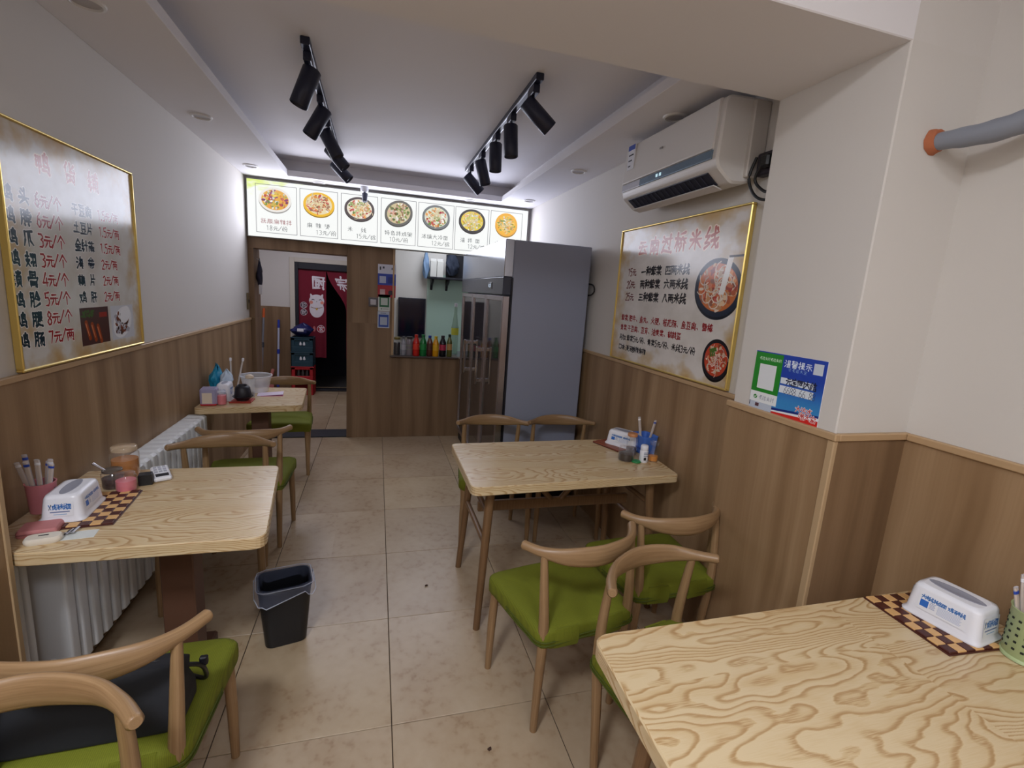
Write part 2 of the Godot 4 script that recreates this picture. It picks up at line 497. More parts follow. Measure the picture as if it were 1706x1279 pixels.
# ------------------------------------------------------------------ brush lettering for the printed boards
# strokes on a 16 by 16 field: pairs of hexadecimal digits (x, y), a space lifts the brush;
# «char:x0y0x1y1» draws another character inside that part of the field
const GLYPH := {
	"一": "19f8", "二": "33d3 1cfc", "三": "23d3 48c8 1dfd", "四": "12f2fe1e12 62683a a2a9d9", "六": "70a3 15f5 591f a9fe", "八": "62651f 92bafe", "十": "17f7 818f",
	"元": "43c3 17f7 676a2f a7adbefefb", "个": "8018 80f8 868f", "两": "12f2 262f 26e6efce 62684c 688b a2a78d a8cb", "份": "亻:005f 分:50ff", "分": "6018 90f7 38d8cfae 783f", "碗": "石:016f 宛:70ff",
	"亻": "b0197f b67f", "石": "13f3 732b 49d9df4f49", "宛": "8082 1316 13f3e6 572a 5797ac 7c4f a7aefefb",
	"鸭": "甲:026f 鸟:70ff", "甲": "22d2d92922 25d5 828f", "鸟": "8062 42c2c7a6 7486 4249e9eebd 1cac", "鸡": "又:026f 鸟:70ff", "又": "13e31f 35ff",
	"货": "4014 2327 d185 8086e6e4 393e 39d9dd 8a8c3f acdf", "铺": "钅:006f 甫:70ff", "钅": "8016 54e4 38d8 1cec 747fec", "甫": "13f3 262f 26e6efce 29e9 2cec 818f b0d2",
	"头": "5173 3467 19f9 909a1f aaef", "脖": "月:006f 孛:70ff", "月": "414a1f 41d1dfbe 45d5 49d9", "孛": "22e2 8085 1518 15f5e8 38c88a8f6e 1bfb",
	"爪": "e031 31391f 828f a1bafe", "翅": "支:016f 羽:81ff", "支": "24e4 8088 38d81f 49ff", "羽": "12727e5d 2445 1b69 92f2fede a4c5 9be9",
	"锁": "钅:006f 贞:70ff", "贞": "8084 3153 d1b3 353c 35d5dc 888b2f abef", "骨": "4046 40c0c6 7376 73c3 1619 16f6e9 4a4f 4adadfbf 4cdc 4ded",
	"胗": "月:006f 㐱:70ff", "㐱": "8017 80f7 a564 c837 ec2f", "腿": "月:006f 退:70ff", "退": "辶:00ff 艮:50fc", "艮": "31d1d737 34d4 31395c7b 79ec d8a9", "辶": "2143 15653a1e 1e4dfffe", "肠": "月:006f 昜:70ff", "昜": "22d237e7dfae 872d c75f",
	"干": "32d2 18f8 828f", "豆": "21e1 44c4c94944 4b6d cbad 1fff", "腐": "7091 23f3 23291f 7548 665a 87f7 d5dabb 4b4f 4bebefcf 9a6d 9cce", "土": "36c6 818e 1efe", "片": "40491f 46e6 a0a6 4aaaaf",
	"金": "8018 80f8 47c7 2ada 878e 4b6d cbad 1fff", "针": "钅:006f 十:70ff", "蘑": "13f3 5155 a1a5 86a7 28f8 281f 5a9a 7a7f 7b5d 7b9d aafa cacf cbae cbfe", "海": "氵:006f 每:60ff", "氵": "41b4 1797 2fe9", "每": "6025 43e3 453cfc 45d5cfae 19f9 77a8 7aab",
	"带": "14f4 4246 8086 c2c6 181b 18f8ea 4a4e 4acacdae 888f", "藕": "13f3 5155 a1a5 1676 1878 1a7a 454f 4a1e 4a7d 95f5f99995 97f7 c5cd 8b8f 8bfbffef addc", "肝": "月:006f 干:70ff",
	"云": "33c3 17f7 762ddd bafe", "南": "23d3 8085 252f 25e5efcf 5769 b799 5aba 4cdc 898f", "过": "辶:00ff 寸:50fc", "寸": "14f4 b0bf8d 477a", "桥": "木:006f 乔:60ff", "木": "14f4 808f 841c 84fc", "乔": "c021 15f5 7419 85f9 595b2f b9bf",
	"米": "3265 c295 17f7 808f 771e 98fe", "线": "纟:006f 戋:70ff", "纟": "9026b6 b62bdb 1fec", "戋": "16e4 1af8 707acffffc d93f b1d3", "种": "禾:007f 中:71ff", "禾": "c021 15f5 808f 851d 85fc", "中": "13e3e91913 808f",
	"荤": "12f2 5054 a0a4 1518 15f5e8 38c8 763bdb 898f 1dfd", "菜": "12f2 5054 a0a4 d425 3557 7587 c5a7 1afa 878f 8a2f 8aff", "肥": "月:006f 巴:70ff", "巴": "22d2d828 8288 222eeeeb", "牛": "5017 44e4 19f9 818f",
	"鱼": "7025 52b285 36d6dc3c36 39d9 868c 1fff", "丸": "71781f 14b4bdfefa 379b", "火": "3558 d498 80881f 88ff", "桂": "木:006f 圭:60ff", "圭": "32d2 8087 17f7 3bcb 888f 1fff", "花": "12f2 5054 a0a4 亻:055f 匕:65ff", "匕": "e273 202eeeeb",
	"蟹": "4021 3161 2128 2168 6168 2464 2666 81c1a6 9187 b5f5 b7f7 d4d8 49d9dc4c49 898e 3eed bccf", "棒": "木:006f 奉:60ff", "奉": "22e2 35d5 18f8 801c 78fc 4bcb 3ddd 888f", "素": "22e2 44c4 8076 16f6 a759b93cdc 8c8f 5d2f cdef", "芽": "12f2 5054 a0a4 牙:04ff", "牙": "33d3 4348e8 b3bf8e a81f",
	"油": "氵:006f 由:60ff", "由": "24e4ef2f24 29e9 808f", "麦": "22d2 43c3 15f5 8085 7629 58c81f 5aff", "鹌": "奄:007f 鸟:80ff", "奄": "13f3 8018 83f8 48d8dc4c48 4ada 878eeeec", "鹑": "享:007f 鸟:80ff", "享": "8082 12f2 44c4c74744 39d98b8f6e 1cfc", "蛋": "21e1d3 8187 84d4 4418 49d9dd4d49 878f 1fee cdff",
	"另": "31d1d63631 1ae9dfae 762f", "加": "力:007f 口:83fe", "力": "14e4dfae 702f", "口": "22e2ed2d22", "青": "22e2 44c4 16f6 8086 484f 48c8cfbf 4aca 4ccc", "味": "口:036c 未:60ff", "未": "34d4 17f7 808f 871e 87fe", "清": "氵:006f 青:60ff", "汤": "氵:006f 昜:60ff",
	"酸": "酉:007f 夋:80ff", "酉": "12f2 242f 24e4ef2f 62663a a2a8d8 2bdb", "夋": "8025d5 a3e6 6619 a6fa 69c91f 6bff", "辣": "辛:007f 束:80ff", "辛": "8082 12f2 3345 c3a5 16f6 1aea 868f", "束": "13f3 35d5d93935 808f 891e 89fe", "麻": "7091 23f3 231f 木:449f 木:94ff",
	"抚": "扌:006f 无:60ff", "扌": "14e4 808f4d 1be8", "无": "22d2 17f7 72691f 979eeeeb", "顺": "211b0f 414d 616f 页:70ff", "页": "12f2 8254 454c 45d5dc 878b2f 9bef", "拌": "扌:006f 半:60ff", "半": "3154 c194 26e6 1bfb 808f", "烫": "汤:00f9 火:39df", "特": "牜:006f 寺:60ff", "牜": "4017 35e5 1cf9 818f", "寺": "32c2 8066 16f6 19f9 b7bf8e 4b7d",
	"色": "6025 52b285 36d6db3b 868b 363eeeec", "架": "力:0068 口:81f8 19f9 878f 8a2f 8aef", "冰": "冫:015e 水:50ff", "冫": "41b5 2fe8", "水": "808f5d 14641d d286 86fe", "镇": "钅:006f 真:60ff", "真": "22e2 8083 45d5db4b45 47d7 49d9 1cfc 5d2f bdef", "大": "15f5 80851f 86ff", "冷": "冫:015e 令:50ff", "令": "8018 80f8 7597 4ada8d 7cae",
	"面": "12f2 8264 24e4ee2e24 646e a4ae 68a8 6bab", "温": "氵:006f 昷:60ff", "昷": "41c1c74741 44c4 393e 39d9de 696e a9ae 1fff", "馨": "1171 4043 2363 2575 2528 91d1d4f4 95e5a8 18f8 878a 892b 89eb 4bcbcf4f4b 4dcd", "提": "扌:006f 是:60ff", "是": "41c1c64641 44c4 18f8 888e 8bdb 592f 4cfeff", "示": "32d2 16f6 868f6e 491d b9fe",
	"微": "b117 b519 646f 9094 6164 e1e4 61e1 66d6 7a7c5f 7abacffe", "信": "亻:006f 言:60ff", "言": "7092 23e3 45c5 48c8 4bcbcf4f4b", "付": "亻:006f 寸:60ff", "招": "扌:006f 召:60ff", "召": "21d1d5b6 7127 39d9de3e39", "财": "贝:006f 才:60ff", "贝": "212b 21d1db 848a2f 9aef", "才": "14f4 a0af7d 952d",
	"厨": "12f2 121f 豆:349e 寸:93ff", "宗": "8082 1316 13f3e6 46c6 19f9 898f6e 4b2e bbee", "客": "8082 1316 13f3e6 652a 67c72d 69fd 4bcbcf4f4b", "宝": "8082 1316 13f3e6 47c7 4aca 777e abbc 1fff", "网": "12f2 121f f2ffdf 447b 744b 84bb b48b", "汽": "氵:006f 气:60ff", "气": "5016 33e3 36c6 29d9dfff", "喝": "口:035c 曷:50ff", "曷": "41c1c64641 44c4 6728 58e8dfaf 7a4d 7aad 4d4fbf", "窑": "8082 1316 13f3e6 5547 b5d7 5828 4aca 1cfc 888f 3d3fdfdd", "订": "1133 1757 575e8c 72f2 b2bf9e",
	"0": "7043 434c 4c7f 7f9f 9fcc ccc3 c390 9070",
	"1": "528282 818f", "2": "437191b4b64fcf", "3": "417191b3b587 87b9bd9f4f", "4": "903bdb a6af", "5": "b041 4146 4696b9bc9f4f", "6": "a0644c7f9fbcb99757", "8": "7091b3b55a4c6f9fbdba5553 5370", "7": "41b17f", "9": "b67848435191b3b67f",
	"/": "c02f", ".": "6e7e7f6f", "、": "2b5e", "：": "4647 4d4e", "-": "49b9",
}

func blend(im: Image, x: int, y: int, c: Color, a: float) -> void:
	if x >= 0 and y >= 0 and x < im.get_width() and y < im.get_height():
		im.set_pixel(x, y, im.get_pixel(x, y).lerp(c, clampf(a, 0.0, 1.0)))

func stroke(im: Image, a: Vector2, b: Vector2, ra: float, rb: float, c: Color) -> void:
	var r := maxf(ra, rb) + 1.0
	var d := b - a
	var l := maxf(d.length_squared(), 0.0001)
	for y in range(int(floorf(minf(a.y, b.y) - r)), int(ceilf(maxf(a.y, b.y) + r)) + 1):
		for x in range(int(floorf(minf(a.x, b.x) - r)), int(ceilf(maxf(a.x, b.x) + r)) + 1):
			var p := Vector2(x, y)
			var s := clampf((p - a).dot(d) / l, 0.0, 1.0)
			var k := lerpf(ra, rb, s) - p.distance_to(a + d * s) + 0.5
			if k > 0.0:
				blend(im, x, y, c, k * c.a)

func glyph(im: Image, ch: String, r: Rect2, thick: float, c: Color, brush := 0.35, depth := 0) -> void:
	if not GLYPH.has(ch) or depth > 4:
		return
	for word in GLYPH[ch].split(" ", false):
		if ":" in word:
			var k: String = word.split(":")[1]
			var x0 := k.substr(0, 1).hex_to_int() / 16.0
			var y0 := k.substr(1, 1).hex_to_int() / 16.0
			var x1 := (k.substr(2, 1).hex_to_int() + 1) / 16.0
			var y1 := (k.substr(3, 1).hex_to_int() + 1) / 16.0
			glyph(im, word.split(":")[0], Rect2(r.position + r.size * Vector2(x0, y0), r.size * Vector2(x1 - x0, y1 - y0)), thick, c, brush, depth + 1)
			continue
		var pts := []
		for i in range(0, word.length() - 1, 2):
			pts.append(r.position + r.size * Vector2(word.substr(i, 1).hex_to_int() + 0.5, word.substr(i + 1, 1).hex_to_int() + 0.5) / 16.0)
		for i in pts.size() - 1:
			stroke(im, pts[i], pts[i + 1], thick * (1.0 + brush), thick * (1.0 - brush), c)

# one line of lettering: each character in a cell of size px; digits take a narrower cell
func words(im: Image, text: String, at: Vector2, px: float, weight: float, c: Color, gap := 1.06, halo := Color(0, 0, 0, 0), brush := 0.3) -> float:
	for pass_no in (2 if halo.a > 0.0 else 1):
		var x := at.x
		for ch in text:
			var slim := ch in "0123456789/-"
			var wide := px * (0.55 if slim else (0.35 if ch in ".：" else 1.0))
			if ch == " ":
				x += px * 0.5
				continue
			var first := halo.a > 0.0 and pass_no == 0
			var cell := Rect2(Vector2(x - (px * 0.18 if slim else (px * 0.3 if ch in ".：" else 0.0)), at.y), Vector2(px * (0.9 if slim else 1.0), px))
			glyph(im, ch, cell, px * weight + (px * 0.05 if first else 0.0), halo if first else c, brush)
			x += wide * gap
		if pass_no == (1 if halo.a > 0.0 else 0):
			return x
	return at.x

func fill(im: Image, x: float, y: float, w: float, h: float, c: Color) -> void:
	im.fill_rect(Rect2i(int(x), int(y), int(w), int(h)), c)

func ellipse(im: Image, c: Vector2, rx: float, ry: float, col: Color, turn := 0.0) -> void:
	var r := maxf(rx, ry) + 1.0
	var ca := cos(turn)
	var sa := sin(turn)
	for y in range(int(c.y - r), int(c.y + r) + 1):
		for x in range(int(c.x - r), int(c.x + r) + 1):
			var d := Vector2(x, y) - c
			var q := Vector2((d.x * ca + d.y * sa) / rx, (d.y * ca - d.x * sa) / ry).length()
			if q < 1.0:
				blend(im, x, y, col, minf(1.0, (1.0 - q) * minf(rx, ry)) * col.a)

# a printed dish: rim, broth, then morsels and noodles of the given colours
func dish(im: Image, c: Vector2, rx: float, ry: float, rim: Color, broth: Color, bits: Array, seed_no: int, count := 90, turn := 0.0, noodle := Color(0, 0, 0, 0)) -> void:
	var r := RandomNumberGenerator.new()
	r.seed = seed_no
	ellipse(im, c + Vector2(0, ry * 0.10), rx * 1.0, ry * 1.0, rim.darkened(0.35), turn)
	ellipse(im, c, rx, ry, rim, turn)
	ellipse(im, c, rx * 0.84, ry * 0.82, broth, turn)
	for i in count:
		var a := r.randf() * TAU
		var q := sqrt(r.randf()) * 0.74
		var p := c + Vector2(cos(a) * rx * q, sin(a) * ry * q).rotated(turn)
		var col: Color = bits[r.randi() % bits.size()]
		col = col.lightened(r.randf() * 0.25).darkened(r.randf() * 0.2)
		ellipse(im, p, rx * (0.05 + 0.1 * r.randf()), rx * (0.03 + 0.06 * r.randf()), col, r.randf() * PI)
	if noodle.a > 0.0:
		for i in 26:
			var a := r.randf() * TAU
			var q := r.randf() * 0.55
			var p := c + Vector2(cos(a) * rx * q, sin(a) * ry * q)
			var b := r.randf() * TAU
			for k in 5:
				var p2 := p + Vector2.from_angle(b) * rx * 0.12
				stroke(im, p, p2, maxf(1.0, rx * 0.018), maxf(1.0, rx * 0.018), noodle.darkened(r.randf() * 0.2))
				p = p2
				b += 0.55

func mottled(w: int, h: int, s: int, base: Color, edge: Color, blot: Color) -> Image:
	var im := Image.create(w, h, false, Image.FORMAT_RGB8)
	var f := noise(s, 1.0, 4)
	for y in h:
		for x in w:
			var u := float(x) / w
			var v := float(y) / h
			var e := minf(minf(u, 1.0 - u), minf(v, 1.0 - v))
			var k := f.get_noise_2d(u * 5.0, v * 5.0)
			var c := base.lerp(blot, clampf(0.35 + k * 0.8, 0.0, 0.8))
			c = c.lerp(edge, clampf((0.11 - e) * 6.0 + k * 0.9, 0.0, 1.0) * smoothstep(0.0, 0.6, absf(u - 0.5) + absf(v - 0.5)))
			im.set_pixel(x, y, c)
	return im

func duck_board() -> ImageTexture:
	var w := 1074
	var h := 1000
	var im := mottled(w, h, 21, rgb(214, 213, 209), rgb(192, 160, 112), rgb(196, 190, 180))
	var ink := rgb(30, 52, 66)
	var red := rgb(152, 34, 40)
	var halo := Color(0.93, 0.92, 0.9, 0.8)
	var x := 0.215 * w
	for ch in ["鸭", "货", "铺"]:
		words(im, ch, Vector2(x, 0.085 * h), 92, 0.06, rgb(190, 100, 82), 1.06, Color(0.95, 0.9, 0.85, 0.7))
		x += 0.18 * w
	var rows := [["鸭头", "6元/个", "干豆腐", "1.5元/两"], ["鸭脖", "6元/个", "土豆片", "1.5元/两"], ["鸭爪", "3元/个", "金针蘑", "1.5元/两"], ["鸭翅", "3元/个", "海 带", "2元/两"], ["锁骨", "4元/个", "藕 片", "2元/两"], ["鸭胗", "5元/个", "鸡 肝", "2元/两"], ["鸭腿", "8元/个"], ["鸭肠", "7元/两"]]
	for i in rows.size():
		var y := (0.287 + 0.0835 * i) * h - 31.0
		words(im, rows[i][0][0], Vector2(0.003 * w, y), 64, 0.074, ink, 1.0, halo)
		words(im, rows[i][0][1], Vector2(0.094 * w, y), 64, 0.074, ink, 1.0, halo)
		words(im, rows[i][1], Vector2(0.183 * w, y + 2), 60, 0.062, red, 0.98, halo)
		if rows[i].size() > 2:
			var name_text: String = rows[i][2].replace(" ", "")
			var step := 56.0 if name_text.length() == 3 else 98.0
			for k in name_text.length():
				words(im, name_text[k], Vector2(0.424 * w + step * k, y + 2), 56, 0.07, ink, 1.0, halo)
			words(im, rows[i][3], Vector2(0.632 * w, y + 4), 52, 0.058, red, 0.98, halo)
	# two printed photographs: fried sticks on slate, and a dish of cold cuts
	fill(im, 0.412 * w, 0.757 * h, 0.243 * w, 0.187 * h, rgb(78, 52, 50))
	var r := RandomNumberGenerator.new()
	r.seed = 4
	for k in 40:
		ellipse(im, Vector2(0.425 * w + r.randf() * 0.1 * w, 0.772 * h + r.randf() * 0.03 * h), 9, 5, rgb(66, 92, 40), r.randf() * PI)
	for k in 3:
		var p := Vector2((0.455 + 0.048 * k) * w, (0.83 + 0.012 * k) * h)
		stroke(im, p, p + Vector2(24, 78), 13, 13, rgb(150, 66, 36))
		stroke(im, p + Vector2(-3, 6), p + Vector2(18, 66), 4, 3, rgb(214, 128, 84))
	fill(im, 0.57 * w, 0.785 * h, 0.07 * w, 0.025 * h, rgb(150, 48, 36))
	fill(im, 0.676 * w, 0.757 * h, 0.232 * w, 0.187 * h, rgb(204, 208, 216))
	ellipse(im, Vector2(0.79 * w, 0.85 * h), 112, 78, rgb(232, 234, 238), -0.5)
	for k in 60:
		ellipse(im, Vector2(0.72 * w + r.randf() * 0.13 * w, 0.80 * h + r.randf() * 0.11 * h), 16 * r.randf() + 6, 9, [rgb(84, 48, 40), rgb(120, 70, 56), rgb(52, 34, 34), rgb(170, 170, 180)][r.randi() % 4], r.randf() * PI)
	ellipse(im, Vector2(0.82 * w, 0.81 * h), 62, 44, rgb(236, 238, 242), -0.5)
	return tex(im)

func noodle_board() -> ImageTexture:
	var w := 1300
	var h := 950
	var im := mottled(w, h, 33, rgb(222, 217, 213), rgb(196, 164, 114), rgb(202, 196, 190))
	var ink := rgb(36, 32, 34)
	var red := rgb(140, 30, 34)
	words(im, "云南过桥米线", Vector2(0.19 * w, 0.09 * h), 114, 0.062, rgb(178, 84, 70), 1.25, Color(0.95, 0.88, 0.82, 0.8))
	var rows := [["15元", "一种荤菜", "四两米线"], ["20元", "两种荤菜", "六两米线"], ["25元", "三种荤菜", "八两米线"]]
	for i in 3:
		var y := (0.322 + 0.092 * i) * h - 30.0
		words(im, rows[i][0], Vector2(0.105 * w, y + 3), 56, 0.06, rgb(96, 34, 34), 0.98)
		words(im, rows[i][1], Vector2(0.245 * w, y), 60, 0.074, ink, 1.04)
		words(im, rows[i][2], Vector2(0.468 * w, y), 60, 0.074, ink, 1.04)
	var lines := [["荤菜：肥牛、鱼丸、火腿、桂花肠、鱼豆腐、蟹棒", 45], ["素菜：干豆腐、豆芽、油麦菜、鹌鹑蛋", 43], ["另加：荤菜5元/份、青菜5元/份、米线3元/份", 43], ["口味：清汤酸辣麻辣", 43]]
	for i in 4:
		words(im, lines[i][0], Vector2(0.085 * w, (0.668 + 0.0765 * i) * h - 22.0), lines[i][1], 0.066, red if i < 2 else ink, 1.06)
	var bits := [rgb(206, 92, 48), rgb(232, 150, 86), rgb(236, 196, 150), rgb(180, 52, 34), rgb(240, 216, 190), rgb(150, 70, 40)]
	dish(im, Vector2(0.858 * w, 0.436 * h), 0.145 * w, 0.165 * h, rgb(34, 44, 62), rgb(204, 116, 62), bits, 5, 110, 0.2, rgb(244, 226, 208))
	for k in 5:
		stroke(im, Vector2((0.905 + 0.006 * k) * w, 0.27 * h), Vector2((0.875 + 0.006 * k) * w, 0.47 * h), 5, 5, rgb(240, 238, 236))
	fill(im, 0.905 * w, 0.262 * h, 0.085 * w, 0.012 * h, rgb(60, 58, 62))
	dish(im, Vector2(0.91 * w, 0.842 * h), 0.083 * w, 0.118 * h, rgb(36, 34, 40), rgb(196, 74, 50), bits, 9, 70, -0.2, rgb(244, 214, 200))
	for k in 14:
		ellipse(im, Vector2((0.87 + 0.0025 * k) * w, (0.79 - 0.001 * k + 0.012 * (k % 4)) * h), 10, 6, rgb(70, 110, 44), k * 0.7)
	return tex(im)

func menu_print() -> ImageTexture:
	var w := 2048
	var h := 392
	var im := Image.create(w, h, false, Image.FORMAT_RGB8)
	im.fill(rgb(246, 248, 246))
	var f := noise(8, 1.0, 2)
	for y in h:
		for x in 720:
			var k := smoothstep(0.24, 0.0, float(y) / h + float(x) / 1600.0 + 0.12 * f.get_noise_2d(x / 90.0, y / 40.0)) * 0.75
			if k > 0.0:
				im.set_pixel(x, y, im.get_pixel(x, y).lerp(rgb(214, 236, 84), k))
	var ink := rgb(92, 96, 98)
	var cards := [[0.026, 0.155, "抚顺麻辣拌", "18元/份"], [0.166, 0.29, "麻 辣 烫", "13元/份"], [0.302, 0.427, "米   线", "15元/碗"], [0.44, 0.565, "特色拌鸡架", "10元/份"], [0.574, 0.706, "冰镇大冷面", "12元/碗"], [0.713, 0.842, "温 拌 面", "12元/碗"], [0.85, 0.977, "大冷面", "12元/份"]]
	var g := rgb(120, 150, 60)
	var r1 := rgb(208, 70, 60)
	var o := rgb(240, 150, 60)
	var ye := rgb(240, 206, 60)
	var wh := rgb(244, 238, 226)
	var br := rgb(150, 96, 60)
	var looks := [[rgb(236, 232, 226), rgb(226, 170, 70), [g, o, ye, rgb(150, 60, 110), wh, r1], 0.0], [rgb(238, 186, 50), rgb(232, 216, 176), [r1, o, wh, br, rgb(190, 60, 50)], 0.0], [rgb(86, 76, 76), rgb(236, 226, 206), [g, r1, wh, o, rgb(170, 190, 110)], 0.0], [rgb(106, 104, 100), rgb(206, 190, 150), [g, wh, br, rgb(232, 170, 150), rgb(100, 120, 60)], -0.5], [rgb(120, 124, 126), rgb(222, 226, 206), [r1, rgb(188, 40, 70), g, wh, wh, o], 0.0], [rgb(70, 66, 66), rgb(232, 206, 80), [ye, o, rgb(190, 200, 70), wh], 0.0], [rgb(240, 176, 60), rgb(242, 186, 60), [ye, o, g, g, wh], 0.0]]
	for i in 7:
		var c = cards[i]
		var x0: float = c[0] * w
		var x1: float = c[1] * w
		var y0 := 0.07 * h
		var y1 := 0.92 * h
		for e in [[x0, y0, x1, y0], [x0, y1, x1, y1], [x0, y0, x0, y1], [x1, y0, x1, y1]]:
			stroke(im, Vector2(e[0], e[1]), Vector2(e[2], e[3]), 1.6, 1.6, rgb(120, 120, 126))
		var l = looks[i]
		var mid := Vector2((x0 + x1) / 2 - (8 if i == 0 else 0), 0.325 * h)
		dish(im, mid, 106 if i != 6 else 92, 86 if i < 3 else 92, l[0], l[1], l[2], 40 + i, 100, l[3], Color(0, 0, 0, 0) if i in [0, 3] else Color(0.95, 0.88, 0.7, 0.9))
		words(im, c[2], Vector2(x0 + (28 if i in [0, 3, 4] else 44), 0.665 * h), 36, 0.034, ink if i else rgb(150, 92, 96), 1.15, Color(0, 0, 0, 0), 0.05)
		words(im, c[3], Vector2(x0 + (62 if i in [0, 3] else 104), 0.785 * h), 35, 0.036, ink, 1.12, Color(0, 0, 0, 0), 0.05)
	return tex(im)

func notice_print() -> ImageTexture:
	var w := 560
	var h := 412
	var im := Image.create(w, h, false, Image.FORMAT_RGB8)
	for y in h:
		for x in w:
			im.set_pixel(x, y, rgb(32, 66, 172).lerp(rgb(58, 140, 206), smoothstep(0.3, 0.8, float(y) / h)))
	# lower edge: dark blue swoosh, white and red band, and a corner of a picture
	for x in w:
		var u := float(x) / w
		for y in range(int(h * (0.95 - 0.12 * u)), h):
			var v := float(y) / h
			var lim := 0.95 - 0.12 * u
			im.set_pixel(x, y, rgb(22, 44, 130) if v < lim + 0.035 else (rgb(236, 240, 246) if v < lim + 0.05 + 0.03 * u else rgb(214, 40, 34)))
	fill(im, 0, h * 0.86, w * 0.36, h * 0.14, rgb(196, 206, 222))
	fill(im, 2, h * 0.88, 6, h * 0.08, rgb(40, 34, 44))
	fill(im, w * 0.10, h * 0.9, w * 0.06, h * 0.06, rgb(96, 62, 70))
	# green card with its white foot; the code panel on it stays blank
	fill(im, 0, h * 0.02, w * 0.42, h * 0.68, rgb(34, 140, 40))
	fill(im, 0, h * 0.70, w * 0.42, h * 0.18, rgb(238, 242, 244))
	fill(im, w * 0.085, h * 0.215, w * 0.26, h * 0.425, rgb(232, 236, 240))
	words(im, "微信支付微信支付", Vector2(w * 0.06, h * 0.09), 23, 0.05, rgb(230, 244, 230), 1.03)
	ellipse(im, Vector2(w * 0.085, h * 0.79), 17, 15, rgb(34, 140, 40))
	stroke(im, Vector2(w * 0.068, h * 0.79), Vector2(w * 0.08, h * 0.81), 2, 2, Color.WHITE)
	stroke(im, Vector2(w * 0.08, h * 0.81), Vector2(w * 0.105, h * 0.765), 2, 2, Color.WHITE)
	words(im, "微信支付", Vector2(w * 0.14, h * 0.75), 32, 0.03, rgb(120, 124, 150), 1.05)
	words(im, "温馨提示", Vector2(w * 0.445, h * 0.075), 48, 0.055, rgb(232, 240, 250), 1.12)
	words(im, "订微信大宝", Vector2(w * 0.51, h * 0.20), 22, 0.04, rgb(170, 206, 236), 1.35)
	fill(im, w * 0.84, h * 0.06, w * 0.12, h * 0.17, rgb(206, 214, 226))
	fill(im, w * 0.43, h * 0.37, w * 0.46, h * 0.10, rgb(226, 234, 242))
	fill(im, w * 0.43, h * 0.50, w * 0.46, h * 0.12, rgb(226, 234, 242))
	words(im, "元宝网大信", Vector2(w * 0.50, h * 0.35), 50, 0.065, rgb(24, 30, 62), 0.92)
	words(im, "6688 66 88", Vector2(w * 0.49, h * 0.505), 48, 0.03, rgb(60, 66, 90), 0.9)
	words(im, "大汽水", Vector2(w * 0.69, h * 0.76), 42, 0.05, rgb(196, 40, 44), 1.0, Color(1, 1, 1, 0.95))
	words(im, "喝大窑", Vector2(w * 0.75, h * 0.85), 42, 0.05, rgb(196, 40, 44), 1.0, Color(1, 1, 1, 0.95))
	return tex(im)

func curtain_print(half: int) -> ImageTexture:
	# dark red door curtain; half 0 is the left one
	var w := 300
	var h := 900
	var im := Image.create(w, h, false, Image.FORMAT_RGB8)
	im.fill(rgb(120, 18, 42))
	var wh := rgb(232, 226, 232)
	if half == 0:
		words(im, "厨", Vector2(146, 46), 140, 0.066, wh, 1.0)
		# a plain white cat with its eyes shut
		ellipse(im, Vector2(196, 388), 78, 92, wh)
		ellipse(im, Vector2(196, 308), 82, 66, wh)
		for s in [-1, 1]:
			stroke(im, Vector2(196 + s * 50, 270), Vector2(196 + s * 62, 244), 20, 8, wh)
			stroke(im, Vector2(196 + s * 24, 298), Vector2(196 + s * 38, 292), 3, 3, rgb(60, 40, 50))
			stroke(im, Vector2(196 + s * 38, 292), Vector2(196 + s * 52, 298), 3, 3, rgb(60, 40, 50))
			ellipse(im, Vector2(196 + s * 58, 324), 20, 17, rgb(232, 150, 132))
		ellipse(im, Vector2(196, 314), 5, 4, rgb(60, 40, 50))
		for k in 9:
			ellipse(im, Vector2(138 + 14 * k, 374 + 10 * sin(k * 0.4)), 6, 5, rgb(120, 70, 40))
		ellipse(im, Vector2(196, 392), 11, 12, rgb(214, 172, 70))
		for k in 2:
			ellipse(im, Vector2(58, 357 + 72 * k), 36, 34, wh)
			ellipse(im, Vector2(58, 357 + 72 * k), 32, 30, rgb(50, 22, 42))
			words(im, ["招", "财"][k], Vector2(36, 335 + 72 * k), 46, 0.045, wh, 1.0)
		ellipse(im, Vector2(240, 597), 44, 40, wh)
		ellipse(im, Vector2(240, 597), 38, 34, rgb(168, 30, 46))
		words(im, "客", Vector2(214, 569), 54, 0.055, wh, 1.0)
		ellipse(im, Vector2(168, 597), 14, 30, rgb(206, 120, 120))
	else:
		words(im, "宗", Vector2(70, 46), 140, 0.066, wh, 1.0)
		ellipse(im, Vector2(225, 330), 40, 30, wh)
		fill(im, 215, 360, 40, 150, wh)
		ellipse(im, Vector2(230, 640), 46, 60, rgb(196, 40, 50))
		words(im, "客", Vector2(204, 612), 54, 0.055, wh, 1.0)
	return tex(im)

